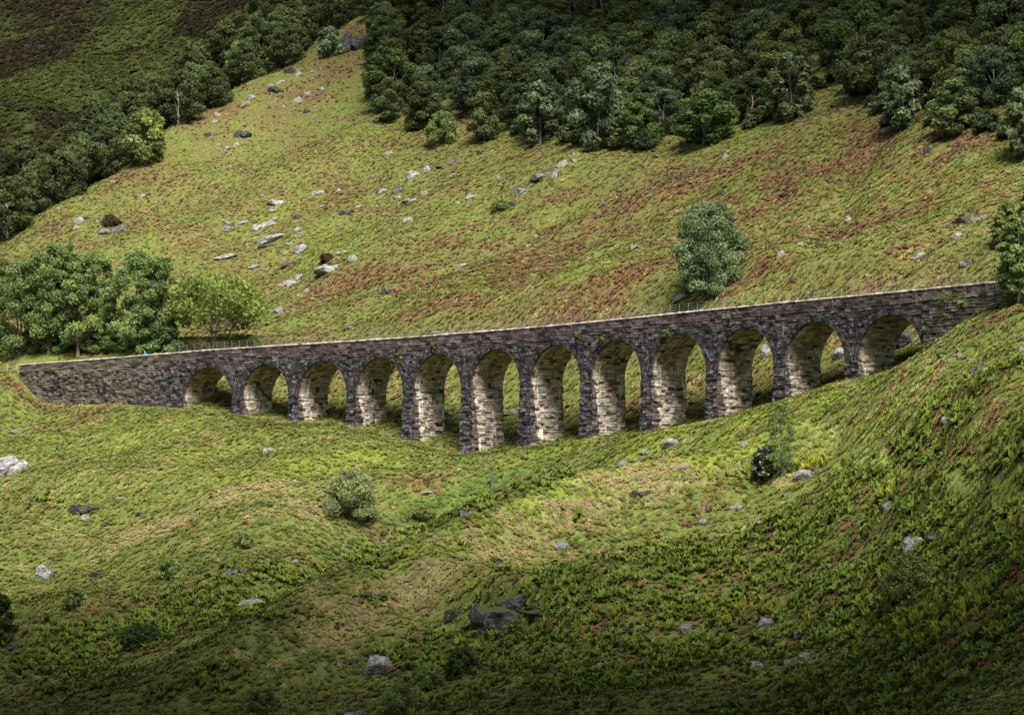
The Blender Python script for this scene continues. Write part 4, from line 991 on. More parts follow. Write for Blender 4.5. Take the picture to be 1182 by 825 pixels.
# u, v of the middle, width, height in photo pixels, style p pale / m mossy top / d dark (some added where only a dark hollow lies), label
ROCKS = [
    (15, 536, 42, 28, 'p', 'big pale blocky boulder cut by the left edge below the wall end'),
    (17, 497, 16, 8, 'p', 'small grey rock above the big boulder at the left edge'),
    (96, 585, 32, 17, 'd', 'dark humped boulder on the tussocky slope at left'), (97, 597, 13, 9, 'p', 'small pale stone touching the dark humped boulder'),
    (49, 660, 23, 21, 'p', 'upright speckled grey boulder on the lower left slope'), (112, 663, 22, 11, 'd', 'dark rock added for the hollow right of the speckled boulder at lower left'),
    (268, 657, 31, 17, 'm', 'pale boulder with a mossy back on the gully bank at left'), (253, 646, 16, 6, 'p', 'thin pale slab just above the mossy-backed boulder'),
    (410, 46, 34, 26, 'd', 'dark crag at the head of the spur where it meets the wood'),
    (283, 694, 38, 13, 'p', 'long low rock slab in the bracken at lower left'), (19, 746, 36, 18, 'd', 'dark speckled rock at the far lower left'),
    (137, 575, 14, 7, 'p', 'pale flat stone right of the dark humped boulder'), (162, 592, 12, 6, 'd', 'small dark stone among straw tussocks'), (121, 604, 13, 8, 'd', 'small dark pair-like stone below the pale flat stone'),
    (310, 519, 13, 9, 'p', 'grey stone on bright turf below the second arch'), (340, 647, 10, 5, 'p', None), (392, 767, 9, 7, 'p', None),
    (432, 767, 38, 27, 'p', 'large pale tilted boulder near the bottom edge left of centre'), (431, 687, 27, 14, 'd', 'dark rock added for a hollow in the straw ridge'),
    (404, 762, 26, 10, 'd', 'dark rock added for the hollow just left of the large tilted boulder'), (526, 707, 24, 15, 'd', 'dark block left of the main crag'),
    (582, 706, 74, 52, 'c', 'tall dark crag face with a mossy brow in the lower slope'), (624, 698, 56, 16, 'd', 'long dark overhang right of the crag, added for the hollow under turf'),
    (655, 702, 14, 10, 'p', 'pale stone at the right tip of the dark overhang'), (650, 629, 19, 11, 'p', 'grey boulder alone on the turf above the crag'),
    (570, 645, 20, 9, 'd', 'small dark rock added for a hollow on the straw ridge above the crag'), (741, 568, 26, 11, 'd', 'dark rock added for the hollow under a bank below the ninth arch'),
    (707, 680, 22, 8, 'd', 'dark ledge in the bracken right of the crag'), (745, 670, 9, 7, 'p', None), (492, 568, 16, 8, 'p', 'grey flat rock in the gully under the fifth arch'),
    (537, 590, 15, 13, 'm', 'upright mossy rock on the gully floor below the deepest pier'), (422, 604, 15, 6, 'p', 'pale rock tip right of the round willow bush'), (422, 636, 10, 6, 'p', None),
    (688, 768, 22, 11, 'p', 'pale ridge of rock at bottom centre'), (665, 770, 14, 8, 'p', None), (709, 759, 8, 6, 'p', None), (670, 795, 22, 8, 'd', None), (640, 790, 9, 6, 'p', None), (412, 822, 30, 8, 'p', 'flat rock cut by the bottom edge'),
    (288, 813, 14, 7, 'p', None), (240, 808, 24, 6, 'd', None),
    (773, 511, 21, 14, 'p', 'chunky grey boulder on bright turf below the ninth arch'), (746, 521, 11, 7, 'p', None), (717, 534, 17, 10, 'p', 'grey boulder left of and below the chunky one under the arches'),
    (790, 538, 16, 7, 'p', None), (858, 512, 13, 8, 'p', None), (858, 542, 20, 10, 'p', 'low grey rock left of the hawthorn bush'), (926, 548, 26, 16, 'p', 'pale cracked boulder right of the birch sapling'), (944, 541, 14, 8, 'm', None),
    (907, 570, 8, 6, 'p', None), (851, 584, 18, 7, 'p', None), (811, 601, 11, 8, 'p', None), (821, 620, 8, 8, 'p', None), (813, 641, 9, 7, 'd', None), (880, 602, 12, 6, 'p', None),
    (1024, 584, 10, 18, 'p', 'narrow upright grey stone under a yellow rush tuft'), (1058, 627, 30, 25, 'p', 'large lichened boulder at right, left of a mossy one'), (1082, 618, 34, 16, 'm', 'mossy boulder joined to the right of the lichened boulder'),
    (958, 653, 13, 8, 'p', None), (882, 720, 26, 16, 'p', 'craggy grey boulder among rushes at lower right'), (924, 729, 20, 15, 'm', 'brown-stained rock right of the craggy grey boulder'), (930, 757, 14, 12, 'p', None), (909, 763, 10, 8, 'p', None),
    (867, 766, 28, 11, 'p', 'pale pointed slab at lower right'), (843, 807, 28, 10, 'p', 'long pale slab near the bottom edge at right'), (870, 801, 14, 6, 'p', None), (1125, 803, 15, 8, 'p', 'lone pale stone in dark bracken at bottom right'),
    (793, 724, 15, 14, 'p', None), (802, 759, 9, 7, 'p', None), (1162, 699, 9, 9, 'p', None), (830, 742, 7, 5, 'p', None),
    (1121, 416, 9, 8, 'p', None), (1134, 424, 22, 16, 'm', 'grey slanted boulder on the bank right of the last arch'), (991, 454, 16, 5, 'm', 'thin brown slab on the turf below the last pier'), (1094, 483, 13, 8, 'p', 'grey stone on the ferny knoll at right'), (1180, 403, 8, 10, 'p', None),
    # seen through the arches
    (884, 404, 12, 18, 'p', 'tall pale rock seen through the tenth arch'), (969, 407, 20, 16, 'p', 'pale boulder seen through the eleventh arch'), (1048, 388, 34, 22, 'd', 'dark rock wall seen through the last arch'),
    (387, 478, 14, 6, 'p', None), (519, 478, 18, 9, 'd', None), (510, 470, 12, 6, 'p', None), (593, 475, 10, 8, 'p', None), (585, 478, 12, 4, 'p', None), (660, 468, 14, 5, 'd', None), (805, 463, 16, 4, 'p', None), (880, 452, 14, 5, 'd', None), (330, 474, 8, 5, 'd', None), (448, 480, 12, 6, 'd', None), (731, 470, 10, 5, 'd', None),
    # upper slope
    (131, 209, 8, 6, 'p', None), (164, 226, 9, 6, 'p', None), (130, 263, 36, 14, 'm', 'dark-topped pale outcrop by the left end of the spur'), (90, 253, 13, 9, 'p', None), (88, 262, 10, 6, 'p', None), (185, 170, 12, 9, 'd', None), (251, 131, 8, 8, 'p', None), (261, 171, 10, 6, 'p', None),
    (280, 154, 19, 11, 'd', 'dark tilted rock high on the left of the spur'), (272, 166, 8, 6, 'p', None), (344, 84, 7, 11, 'p', 'pale upright stone beside a dark hollow near the spur top'), (334, 80, 16, 10, 'd', 'dark rock added for a hollow near the spur top'),
    (319, 102, 20, 11, 'd', 'dark broken rock among pale ones high on the spur'), (312, 99, 10, 6, 'p', None), (323, 94, 12, 6, 'p', None), (343, 114, 13, 9, 'p', None), (354, 127, 14, 7, 'd', None), (355, 108, 9, 7, 'p', None), (371, 101, 9, 6, 'p', None), (290, 112, 10, 8, 'p', None), (284, 118, 9, 6, 'p', None), (243, 114, 10, 8, 'd', None), (248, 140, 7, 5, 'p', None), (240, 155, 10, 6, 'd', None),
    (320, 231, 23, 12, 'p', 'grey boulder topping the group of slabs on the spur'), (314, 243, 13, 6, 'p', None), (304, 258, 26, 11, 'p', 'pale slab in the middle of the slab group'), (317, 252, 12, 6, 'p', None), (280, 256, 16, 7, 'p', 'flat pale slab at the left of the slab group'), (263, 263, 17, 11, 'm', 'broken grey rock left of the flat pale slab'), (263, 256, 9, 5, 'p', None),
    (311, 275, 38, 12, 'p', 'longest whitish slab lying across the slab group'), (308, 283, 20, 6, 'd', None), (263, 295, 32, 7, 'p', 'thin tilted white slab lowest at left of the slab group'), (344, 249, 15, 8, 'd', None), (343, 264, 10, 7, 'p', None), (335, 280, 13, 6, 'p', None), (346, 287, 20, 13, 'p', 'jumbled grey rock above the big slab with heather'), (367, 221, 15, 7, 'p', None), (390, 219, 8, 5, 'p', None),
    (295, 306, 18, 6, 'p', 'low pale stone under the thin tilted slab'), (334, 303, 28, 11, 'm', 'grey rock with brown top left of the big heather slab'), (381, 306, 36, 17, 'p', 'big pale layered slab with a heather clump on it'), (406, 298, 12, 12, 'p', 'upright pale stone right of the big heather slab'), (395, 290, 14, 6, 'p', None),
    (331, 325, 22, 11, 'p', 'grey boulder below the heather slab'), (345, 319, 12, 8, 'p', None), (353, 335, 8, 6, 'p', None), (344, 339, 7, 4, 'p', None), (321, 357, 15, 10, 'p', 'pale stone just right of the bright spreading tree'), (400, 244, 17, 9, 'd', 'dark rock above and right of the heather slab'), (416, 237, 12, 5, 'p', None), (442, 219, 14, 7, 'p', None), (460, 219, 14, 9, 'm', None), (475, 229, 22, 9, 'p', 'pale long rock in the middle of the upper slope'), (459, 228, 9, 6, 'p', None), (490, 222, 7, 7, 'p', None), (471, 252, 14, 9, 'p', 'pale pointed stone below the long rock on the upper slope'),
    (477, 200, 17, 11, 'p', 'grey broken rock below the low wood-edge bush'), (493, 195, 9, 11, 'p', None), (511, 192, 16, 5, 'd', None), (525, 184, 14, 9, 'm', 'dark-capped rock nearest the wood edge bush'), (555, 175, 9, 6, 'd', None), (449, 175, 14, 6, 'p', 'pale flat stone under the lower left corner of the wood'),
    (543, 226, 11, 8, 'p', None), (528, 234, 7, 5, 'p', None), (575, 203, 5, 8, 'p', None), (600, 217, 27, 16, 'm', 'mossy-capped outcrop with pale foot on the upper slope'), (629, 198, 34, 13, 'm', 'wide mossy outcrop stepping up right of the first'), (650, 188, 12, 12, 'p', 'pale block at the top end of the mossy outcrops'), (640, 202, 8, 8, 'p', None), (592, 235, 12, 7, 'd', None), (664, 184, 8, 6, 'p', None),
    (409, 300, 6, 6, 'p', None), (446, 336, 12, 9, 'd', 'dark stone on the red-brown slope above the fourth arch'), (405, 376, 20, 9, 'm', 'mossy grey rock just above the coping over the fourth arch'), (503, 383, 13, 5, 'p', 'pale flat stone just above the coping over the fifth arch'), (490, 360, 7, 4, 'p', None), (610, 283, 9, 6, 'p', None), (533, 306, 14, 7, 'p', None), (733, 284, 9, 7, 'p', 'small pale stone left of the lone alder'), (700, 284, 8, 6, 'd', None), (552, 345, 6, 4, 'p', None),
    (785, 342, 22, 11, 'p', 'grey rock at the left foot of the lone alder'), (757, 339, 9, 6, 'p', None), (784, 204, 12, 7, 'd', None), (783, 243, 7, 5, 'p', None), (760, 178, 16, 6, 'm', None), (838, 180, 8, 8, 'p', 'pale stone at the wood edge left of the gully'), (833, 222, 13, 8, 'd', 'dark stone in the rusty grass above the lone alder'), (909, 224, 18, 7, 'd', None), (933, 262, 6, 7, 'p', 'little white stone right of the lone alder'), (924, 281, 8, 6, 'p', None), (902, 291, 8, 9, 'p', 'little white stones nearest right of the lone alder'), (980, 252, 9, 8, 'p', None), (945, 283, 9, 5, 'd', None),
    (1125, 249, 44, 18, 'm', 'long mossy-backed outcrop near the right edge'), (1104, 272, 14, 9, 'p', 'pale rock below the long mossy outcrop'), (1116, 302, 16, 11, 'm', 'grey rock with rusty top above the wall at right'), (1062, 293, 20, 9, 'p', 'grey low rock left of the rusty-topped one'), (1077, 289, 13, 7, 'd', None), (1070, 173, 10, 13, 'd', 'dark rock at the foot of the shadowed wood bank'), (1003, 317, 9, 7, 'p', None), (916, 322, 12, 8, 'd', None), (1005, 340, 22, 6, 'd', None),
]
rr_ = np.random.default_rng(12)
# rubble spilled at the right abutment
for k in range(16):
    ROCKS.append((1092 + rr_.uniform(-22, 20), 405 + rr_.uniform(-16, 12), rr_.uniform(5, 9), rr_.uniform(3.5, 6), 'p', 'RUBBLE'))
n_rock = len(ROCKS)
# little stones strewn over the slopes
for (u0, v0, su, sv_, m) in [(330, 110, 50, 18, 16), (310, 265, 70, 34, 22), (480, 220, 60, 22, 16), (380, 310, 60, 30, 14), (240, 170, 50, 30, 12), (120, 235, 50, 20, 10), (700, 240, 100, 50, 12), (950, 280, 90, 40, 12), (560, 320, 120, 40, 8)]:
    for k in range(m): ROCKS.append((u0 + rr_.normal() * su, v0 + rr_.normal() * sv_, rr_.uniform(3, 6.5), rr_.uniform(2.5, 4.5), 'p', None))
for (u0, v0, su, sv_, m) in [(860, 590, 90, 30, 18), (900, 740, 110, 40, 24), (690, 770, 90, 25, 18), (180, 600, 120, 40, 14), (760, 530, 60, 14, 8), (450, 600, 60, 30, 6), (1080, 470, 60, 30, 6)]:
    for k in range(m): ROCKS.append((u0 + rr_.normal() * su, v0 + rr_.normal() * sv_, rr_.uniform(4, 8), rr_.uniform(3, 5.5), 'p', None))
LOOSE = {'up': ('small loose stone strewn on the grass slope above the viaduct', 'small stones on the upper slope'),
         'arch': ('small stone lying in the grass behind the arches', 'small stones behind the arches'),
         'low': ('small loose stone half sunk in turf on the slope below the viaduct', 'small stones on the lower slope')}
line_u = np.array([22, 160, 240, 470, 650, 800, 930, 1060, 1182]); line_v = np.array([420, 410, 402, 388, 375, 358, 345, 333, 322])
base_u = np.array([0, 212, 333, 466, 533, 601, 741, 894, 1066, 1182]); base_v = np.array([470, 472, 488, 508, 524, 518, 501, 467, 413, 352])
taken_r = []
for i, (u, v, w, h, st, lab) in enumerate(ROCKS):
    if i >= n_rock and (lab is None):
        lv = np.interp(u, line_u, line_v); bv = np.interp(u, base_u, base_v)
        if lv - 6 < v < bv + 8 or u < 5 or u > 1178: continue
    if st == 'p' and v < 345 and lab != 'RUBBLE': st = 'w'
    P = ground_at(u, v + h * .42); k = P[1] / F_PX
    W_, H_ = w * k, h * k
    t = empty('boulder' if w > 20 else 'rock') if False else None
    o = bpy.data.objects.new('boulder' if W_ > 1.6 else 'stone', RM[st][i % len(RM[st])]); C.objects.link(o)
    r2 = random.Random(i)
    slope = 0.22 if v < 420 else 0.12
    o.scale = (W_ * .56, max(W_, H_) * .42, H_ * (.5 if W_ > 1.8 * H_ else .62))
    o.location = (P[0], P[1] + max(W_, H_) * .2, P[2] + H_ * .22)
    o.rotation_euler = (r2.uniform(-.12, .12), -slope * r2.uniform(.4, 1.5) if (w > h * 1.4 and st != 'd') else r2.uniform(-.06, .06), r2.uniform(-.35, .35))
    if lab == 'RUBBLE': tag(o, 'loose broken stone in the rubble spilled beside the last arch', 'stone', 'rubble beside the right abutment')
    elif lab: tag(o, lab, 'rock', 'boulders on the hillside')
    else:
        key = 'up' if v < np.interp(u, line_u, line_v) else ('arch' if v < np.interp(u, base_u, base_v) else 'low')
        tag(o, LOOSE[key][0], 'stone', LOOSE[key][1])

# ------------------------------------------------------------------ small things: post, field fence, walker
P = ground_at(568, 564); k = P[1] / F_PX
po = tag(empty('marker_post', tuple(P)), 'thin grey weathered post standing alone on the gully side below the deepest pier', 'post')
v_, f_ = tube([(0, 0, -.3), (0.01, 0, 1.0), (0.03, 0, 2.1), (.03, 0, 2.16)], [.16, .15, .14, .09], 9); link('shaft', mesh_np('shaft', *join([(v_, f_)])), po, M_POST)
link('cap', mesh_np('cap', *join([boxp((.03, 0, 2.19), (.17, .17, .03))])), po, M_POST)

A_ = ground_at(-14, 434, 300); B_ = ground_at(20, 431, 300)
ff = tag(empty('field_fence', tuple(A_)), 'low timber post-and-rail fence meeting the left end of the viaduct wall', 'fence')
for q in (0, .33, .66, .98):
    p = A_ * (1 - q) + B_ * q; z = float(H(p[0], p[1])[0])
    link('post', mesh_np('post', *join([boxp((p[0] - A_[0], p[1] - A_[1], z - A_[2] + .45), (.08, .08, .75))])), ff, M_WOOD)
for dz in (.55, 1.05):
    v_, f_ = tube([(0, 0, dz), tuple((B_ - A_) * .5 + np.array([0, 0, dz])), tuple((B_ - A_) + np.array([0, 0, dz]))], .06, 6)
    link('rail', mesh_np('rail', *join([(v_, f_)])), ff, M_WOOD)

def skin_body(name, verts, edges, radii, sub=2):
    me = bpy.data.meshes.new(name + '_cage'); me.from_pydata(verts, edges, [])
    o = bpy.data.objects.new(name + '_cage', me); C.objects.link(o)
    bpy.context.view_layer.objects.active = o
    m = o.modifiers.new('Skin', 'SKIN')
    for i, rd in enumerate(radii): me.skin_vertices[0].data[i].radius = rd if isinstance(rd, tuple) else (rd, rd)
    me.skin_vertices[0].data[0].use_root = True
    s = o.modifiers.new('Sub', 'SUBSURF'); s.levels = sub; s.render_levels = sub
    dg = bpy.context.evaluated_depsgraph_get(); dg.update()
    out = bpy.data.meshes.new_from_object(o.evaluated_get(dg)); out.name = name
    bpy.data.objects.remove(o); bpy.data.meshes.remove(me)
    return out
s_p = s_at_u(161)
px_, py_ = vpos(s_p, 1.0); zf = float(top_z(s_p)) - 1.15
walker = tag(empty('person', (float(px_), float(py_), zf), 2.2), 'person in a turquoise jacket and hood standing behind the wall at left', 'person')
bv = [(0, 0, .92), (0, 0, 1.12), (0, .01, 1.36), (0, .01, 1.47), (0, .03, 1.56), (0, .04, 1.66), (0, .04, 1.73),
      (.19, 0, 1.40), (.25, .03, 1.13), (.20, .16, .96), (.18, .22, .90), (-.19, 0, 1.40), (-.25, .02, 1.13), (-.21, .14, .93), (-.19, .19, .87),
      (.10, 0, .86), (.11, .02, .48), (.11, -.02, .08), (.11, .14, .03), (-.10, 0, .86), (-.11, -.02, .48), (-.11, -.05, .08), (-.11, .11, .03)]
be = [(0, 1), (1, 2), (2, 3), (3, 4), (4, 5), (5, 6), (2, 7), (7, 8), (8, 9), (9, 10), (2, 11), (11, 12), (12, 13), (13, 14), (0, 15), (15, 16), (16, 17), (17, 18), (0, 19), (19, 20), (20, 21), (21, 22)]
brd = [(.16, .12), (.15, .11), (.18, .12), .06, .075, .095, .07, .075, .055, .042, .035, .075, .055, .042, .035, .095, .068, .048, .04, .095, .068, .048, .04]
M_TROUS = mat_flat('dark_trousers', (.04, .042, .05), .1); M_JACKET = mat_flat('turquoise_jacket', (.02, .36, .44), .08); M_SKIN = mat_flat('skin', (.45, .28, .20), .05)
body = link('body', skin_body('body', bv, be, brd), walker, M_SKIN)
jk = [(0, 0, .84), (0, 0, 1.10), (0, .01, 1.36), (0, .01, 1.49), (.19, 0, 1.40), (.25, .03, 1.13), (.20, .16, .97), (-.19, 0, 1.40), (-.25, .02, 1.13), (-.21, .14, .94)]
link('jacket', skin_body('jacket', jk, [(0, 1), (1, 2), (2, 3), (2, 4), (4, 5), (5, 6), (2, 7), (7, 8), (8, 9)], [(.19, .14), (.18, .135), (.205, .145), .085, .095, .075, .06, .095, .075, .06]), walker, M_JACKET)
hd = [(0, .005, 1.52), (0, .015, 1.62), (0, .025, 1.71), (0, .03, 1.77)]
link('hood', skin_body('hood', hd, [(0, 1), (1, 2), (2, 3)], [.10, .125, .12, .07]), walker, M_JACKET)
tr = [(0, 0, .90), (.10, 0, .84), (.11, .02, .48), (.11, -.02, .10), (-.10, 0, .84), (-.11, -.02, .48), (-.11, -.05, .10)]
link('trousers', skin_body('trousers', tr, [(0, 1), (1, 2), (2, 3), (0, 4), (4, 5), (5, 6)], [(.165, .125), .11, .085, .065, .11, .085, .065]), walker, M_TROUS)
for sx, yy in ((.11, .06), (-.11, .03)):
    link('boot', skin_body('boot', [(sx, yy - .1, .12), (sx, yy - .1, .05), (sx, yy, .045), (sx, yy + .12, .04)], [(0, 1), (1, 2), (2, 3)], [.06, .06, .055, .04], 1), walker, M_TROUS)

# ------------------------------------------------------------------ ground cover
def sample_ground(n, d0, d1, a0=-.232, a1=.245):
    a = rng.uniform(a0, a1, n); D = np.sqrt(rng.uniform(d0 * d0, d1 * d1, n)); return a * D, D
X, Y = [], []
for n, d0, d1 in ((126000, 165, 300), (104000, 300, 400), (88000, 400, 520), (33000, 520, 660)):
    x, y = sample_ground(n, d0, d1); X.append(x); Y.append(y)
x, y = sample_ground(26000, 600, 960, -.215, -.09); X.append(x); Y.append(y)
s_ = rng.uniform(S_RIGHT, S_LEFT, 4200); t_ = np.where(rng.random(4200) < .6, rng.uniform(-1.5, -.4, 4200), rng.uniform(WIDTH + .4, WIDTH + 1.4, 4200))
x, y = vpos(s_); X.append(x + t_ * np.sin(VTH + VK * s_)); Y.append(y + t_ * np.cos(VTH + VK * s_))
X = np.concatenate(X); Y = np.concatenate(Y)
# keep the masonry footprint clear
vs_ = np.linspace(S_RIGHT, S_LEFT, 700); q0 = np.column_stack(vpos(vs_, -0.1)); q1 = np.column_stack(vpos(vs_, WIDTH + 0.1))
def footprint(x, y):
    i = np.clip(np.searchsorted(q0[::-1, 0], x), 0, 699); j = 699 - i
    s = np.zeros(len(x), bool)
    th_ = VTH + VK * vs_[j]
    dx, dy = x - q0[j, 0], y - q0[j, 1]
    t = dx * np.sin(th_) + dy * np.cos(th_)
    along_s = vs_[j] - (dx * np.cos(th_) - dy * np.sin(th_))
    inpier = np.ones(len(x), bool)
    for s1, s0 in ARCH: inpier &= ~((along_s > s0 + .3) & (along_s < s1 - .3))
    return (t > -0.35) & (t < WIDTH + .4) & (x > q0[:, 0].min() - 1) & (x < q0[:, 0].max() + 1) & inpier
ok = ~footprint(X, Y); X, Y = X[ok], Y[ok]
Z = H(X, Y); uvp = project(np.column_stack([X, Y, Z]))
deep = inside(WOOD, uvp[:, 0], uvp[:, 1] + 26) & (Y > 330)
vis = (uvp[:, 1] < 850) & (uvp[:, 1] > -15) & (uvp[:, 0] > -130) & (uvp[:, 0] < 1330) & ~deep
X, Y, Z = X[vis], Y[vis], Z[vis]
G = growth(X, Y); N_ = normal_at(X, Y); u01 = rng.random(len(X))
kind = np.full(len(X), 0)                                            # 0 grass
kind[u01 < G['fern'] * .85] = 1
kind[(kind == 0) & (rng.random(len(X)) < G['straw'] * .8)] = 2
kind[(rng.random(len(X)) < G['rust'] * .7)] = 3
kind[(rng.random(len(X)) < G['rush'] * .55)] = 4
kind[(G['far'] > .3)] = 5
kind[(rng.random(len(X)) < G['trod'] * .2)] = 9

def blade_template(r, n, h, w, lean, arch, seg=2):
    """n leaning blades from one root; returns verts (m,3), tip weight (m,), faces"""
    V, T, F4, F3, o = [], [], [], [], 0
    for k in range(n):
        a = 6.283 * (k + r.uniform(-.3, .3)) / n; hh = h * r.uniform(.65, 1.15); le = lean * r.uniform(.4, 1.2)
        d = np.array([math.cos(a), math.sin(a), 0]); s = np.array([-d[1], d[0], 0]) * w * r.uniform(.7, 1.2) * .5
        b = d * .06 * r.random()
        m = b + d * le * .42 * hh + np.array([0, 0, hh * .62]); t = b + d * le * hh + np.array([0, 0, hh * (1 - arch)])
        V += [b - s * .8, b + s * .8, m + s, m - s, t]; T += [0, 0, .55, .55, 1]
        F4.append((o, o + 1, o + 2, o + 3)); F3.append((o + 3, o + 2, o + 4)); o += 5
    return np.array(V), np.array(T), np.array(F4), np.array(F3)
def scatter(name, sel, tmpl, sc0, sc1, root, tip, jit, label, align=.5):
    idx = np.where(sel)[0]
    if not len(idx): return
    r = np.random.default_rng(len(idx))
    VV, CC, A4, A3, o = [], [], [], [], 0
    which = r.integers(0, len(tmpl), len(idx))
    for k, (V, T, F4, F3) in enumerate(tmpl):
        ids = idx[which == k]; m = len(ids)
        if not m: continue
        a = r.uniform(0, 6.283, m); s = r.uniform(sc0, sc1, m)
        ca, sa = np.cos(a), np.sin(a)
        x = (V[None, :, 0] * ca[:, None] - V[None, :, 1] * sa[:, None]) * s[:, None]
        y = (V[None, :, 0] * sa[:, None] + V[None, :, 1] * ca[:, None]) * s[:, None]
        z = V[None, :, 2] * s[:, None] * r.uniform(.75, 1.25, m)[:, None]
        nx_, ny_ = N_[ids, 0] * align, N_[ids, 1] * align
        P = np.stack([X[ids][:, None] + x + nx_[:, None] * z, Y[ids][:, None] + y + ny_[:, None] * z, Z[ids][:, None] - .04 + z - (N_[ids, 0][:, None] * x + N_[ids, 1][:, None] * y) / N_[ids, 2][:, None]], -1)
        c0, c1 = root(ids), tip(ids); j = (1 + jit * r.uniform(-1, 1, m))[:, None]; hue = r.uniform(-.1, .1, m)[:, None] * np.array([[1, 0, -1.0]])
        c0, c1 = c0 * j * (1 + hue), c1 * j * (1 + hue)
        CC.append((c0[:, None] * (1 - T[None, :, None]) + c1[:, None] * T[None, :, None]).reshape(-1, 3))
        off = o + np.arange(m)[:, None, None] * len(V)
        A4.append((F4[None] + off).reshape(-1, 4)); A3.append((F3[None] + off).reshape(-1, 3))
        VV.append(P.reshape(-1, 3)); o += m * len(V)
    me = mesh_np(name, np.vstack(VV), [np.vstack(A4), np.vstack(A3)], col=np.clip(np.vstack(CC), .004, .9))
    tag(link(name, me, None, M_BLADE), label, kind='stuff')
rt = np.random.default_rng(5)
T_GRASS = [blade_template(rt, 7, .31, .095, 1.05, .3) for _ in range(6)]
T_FERN = [blade_template(rt, 8, .78, .20, .55, .2) for _ in range(6)]
T_STRAW = [blade_template(rt, 9, .36, .12, 1.1, .55) for _ in range(4)]
T_RUST = [blade_template(rt, 7, .36, .20, 1.1, .35) for _ in range(5)]
T_RUSH = [blade_template(rt, 12, .85, .09, .35, .05) for _ in range(4)]
def gcol(ids):
    c = np.tile(COL['grass'], (len(ids), 1)); w = lambda k: G[k][ids][:, None]
    o = np.clip(.5 + 1.4 * G['f1'][ids], 0, 1)[:, None] * .6; c = c * (1 - o) + COL['olive'] * o
    u = np.clip(w('up') * (.38 + .8 * w('f2')), 0, .9); c = c * (1 - u) + COL['sere'] * u
    c = c * (1 - .85 * w('lush')) + COL['lush'] * .85 * w('lush')
    c = c * (1 - .8 * w('rank_shade')) + COL['rank_shade'] * .8 * w('rank_shade')
    c = c * (1 - .4 * w('straw')) + COL['straw'] * .4 * w('straw')
    c = c * (1 - .7 * w('trod')) + np.array([.165, .195, .05]) * .7 * w('trod')
    c = c * np.clip(1 + .5 * w('f3') + .4 * w('f5'), .5, 1.5)
    dk = (rng.random(len(ids)) < .24 - .3 * G['f5'][ids])[:, None] * .5; c = c * (1 - dk) + np.array([.05, .055, .017]) * dk
    hg = np.clip(.12 + 2.4 * G['f4'][ids] + 1.2 * G['f2'][ids], 0, 1)[:, None]; h = COL['heath'] * (1 - hg) + COL['heathg'] * hg
    return c * (1 - w('far')) + h * w('far')
def const(name, k=1.0): return lambda ids: np.tile(COL[name] * k, (len(ids), 1))
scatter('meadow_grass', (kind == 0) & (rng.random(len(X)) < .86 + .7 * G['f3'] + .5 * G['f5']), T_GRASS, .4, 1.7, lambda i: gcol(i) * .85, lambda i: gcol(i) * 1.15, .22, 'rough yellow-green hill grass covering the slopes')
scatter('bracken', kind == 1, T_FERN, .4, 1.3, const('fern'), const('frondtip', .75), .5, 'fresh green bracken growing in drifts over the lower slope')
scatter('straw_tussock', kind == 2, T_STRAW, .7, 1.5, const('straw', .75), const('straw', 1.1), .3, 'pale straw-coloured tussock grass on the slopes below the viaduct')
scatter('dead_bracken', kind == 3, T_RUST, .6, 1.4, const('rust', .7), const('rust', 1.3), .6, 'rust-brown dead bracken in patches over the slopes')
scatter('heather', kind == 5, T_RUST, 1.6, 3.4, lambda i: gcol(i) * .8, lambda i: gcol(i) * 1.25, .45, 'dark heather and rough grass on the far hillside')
scatter('rush_tuft', kind == 4, T_RUSH, .7, 1.25, const('rush', .6), const('rush', 1.1), .25, 'upright yellow-green rush tufts at lower right')

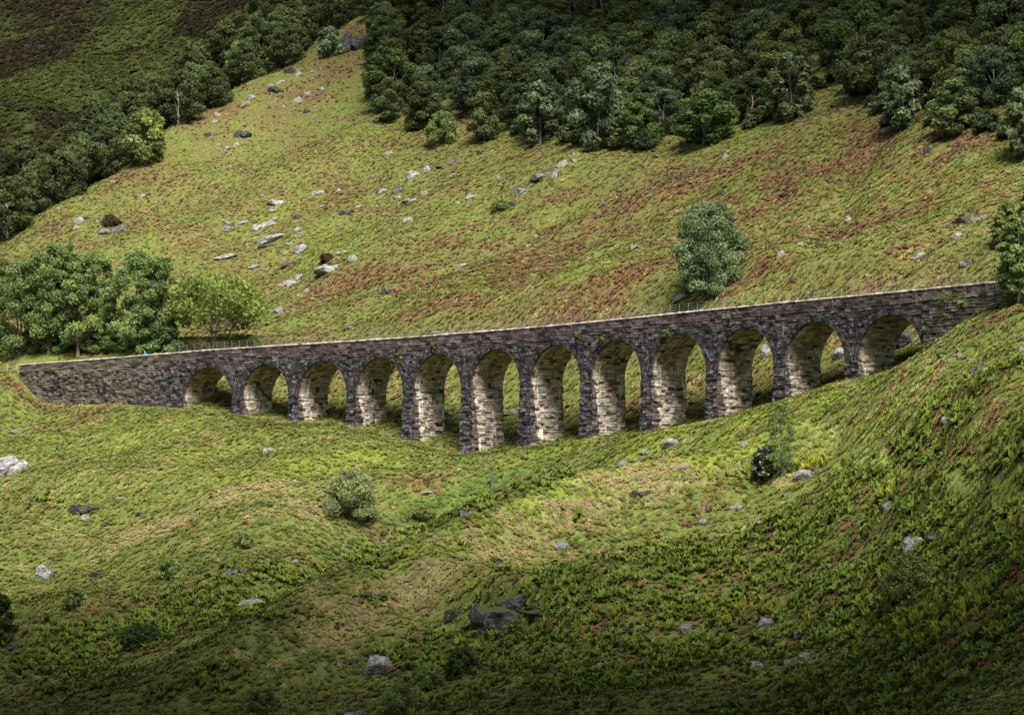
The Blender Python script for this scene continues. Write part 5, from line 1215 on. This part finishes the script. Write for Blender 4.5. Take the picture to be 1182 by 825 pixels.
# ------------------------------------------------------------------ unseen blockers, added to darken the near slope and the wood
SUN = np.array([.17, -.60, .78]); SUN /= np.linalg.norm(SUN)
M_BLOCKER = mat_flat('shade_blocker', (.82, .83, .85), .05, .02)
def shade_blocker(poly, h, label, seed):
    r = np.random.default_rng(seed); poly = np.array(poly, float)
    lo, hi = poly.min(0), poly.max(0)
    c = r.uniform(lo, hi, (4000, 2)); c = c[inside([tuple(p) for p in poly], c[:, 0], c[:, 1])]
    pts = poisson([tuple(p) for p in c], 17.0)
    import bmesh
    bm = bmesh.new(); bmesh.ops.create_icosphere(bm, subdivisions=3, radius=1.0)
    SV = np.array([v.co[:] for v in bm.verts]); SF = np.array([[v.index for v in f.verts] for f in bm.faces]); bm.free()
    V, F, o = [], [], 0
    for (x, y) in pts:
        z = float(H(x, y)[0]); z = max(z, -30); P = np.array([x, y, z]) + SUN * (h / SUN[2]); rad = r.uniform(13, 21)
        d = SV * (1 + .3 * fbm(SV * 1.7 + x, 3, 3)[:, None]) * rad * np.array([1, 1, .55])
        V.append(P + np.array([0, 0, r.uniform(-4, 9)]) + d); F.append(SF + o); o += len(SV)
    ob = link('shade_blocker', mesh_np('shade_blocker', np.vstack(V), [np.vstack(F)], smooth=True), None, M_BLOCKER)
    tag(ob, label, 'shade_blocker', kind='structure')
shade_blocker([(-190, 60), (190, 60), (190, 120), (66, 172), (37, 201), (17, 234), (-7, 240), (-44, 272), (-90, 298), (-190, 325)], 115, 'unseen puffy blocker added to shade the near slope', 1)
shade_blocker([(-40, 700), (-30, 590), (-14, 550), (40, 457), (85, 380), (116, 328), (240, 330), (240, 700)], 125, 'unseen puffy blocker added to shade the hillside wood', 2)
#cloud([(-330, 640), (-60, 690), (10, 700), (10, 1000), (-330, 1000)], 230, 'unseen puffy blocker added to shade the far hill', 3)

# ------------------------------------------------------------------ light, sky, camera
sd = bpy.data.lights.new('sun', 'SUN'); sd.energy = 4.3; sd.angle = R(25.0); sd.color = (1.0, .96, .88)
so = bpy.data.objects.new('sun', sd); C.objects.link(so)
from mathutils import Vector
so.rotation_euler = Vector(-SUN).to_track_quat('-Z', 'Y').to_euler(); so.location = (0, 0, 300)
w = bpy.data.worlds.new('World'); bpy.context.scene.world = w; w.use_nodes = True
nt = w.node_tree; bg = nt.nodes['Background']
sky = nt.nodes.new('ShaderNodeTexSky'); sky.sky_type = 'NISHITA'; sky.sun_disc = False
sky.sun_elevation = math.asin(SUN[2]); sky.sun_rotation = math.atan2(SUN[0], SUN[1]); sky.dust_density = 3.0; sky.air_density = 1.2
nt.links.new(sky.outputs[0], bg.inputs['Color']); bg.inputs['Strength'].default_value = 0.082

cam = bpy.data.cameras.new('camera'); cam.sensor_width = 36; cam.sensor_fit = 'HORIZONTAL'; cam.lens = 36 * F_PX / 1182; cam.clip_start = 1; cam.clip_end = 4000
co = bpy.data.objects.new('camera', cam); C.objects.link(co); co.rotation_euler = (math.pi / 2 + PITCH, 0, 0); bpy.context.scene.camera = co
sc = bpy.context.scene
sc.view_settings.view_transform = 'Standard'; sc.view_settings.look = 'None'; sc.view_settings.gamma = 1; sc.view_settings.use_curve_mapping = False
sc.view_settings.exposure = 1.12
sc.cycles.max_bounces = 6; sc.cycles.transparent_max_bounces = 4
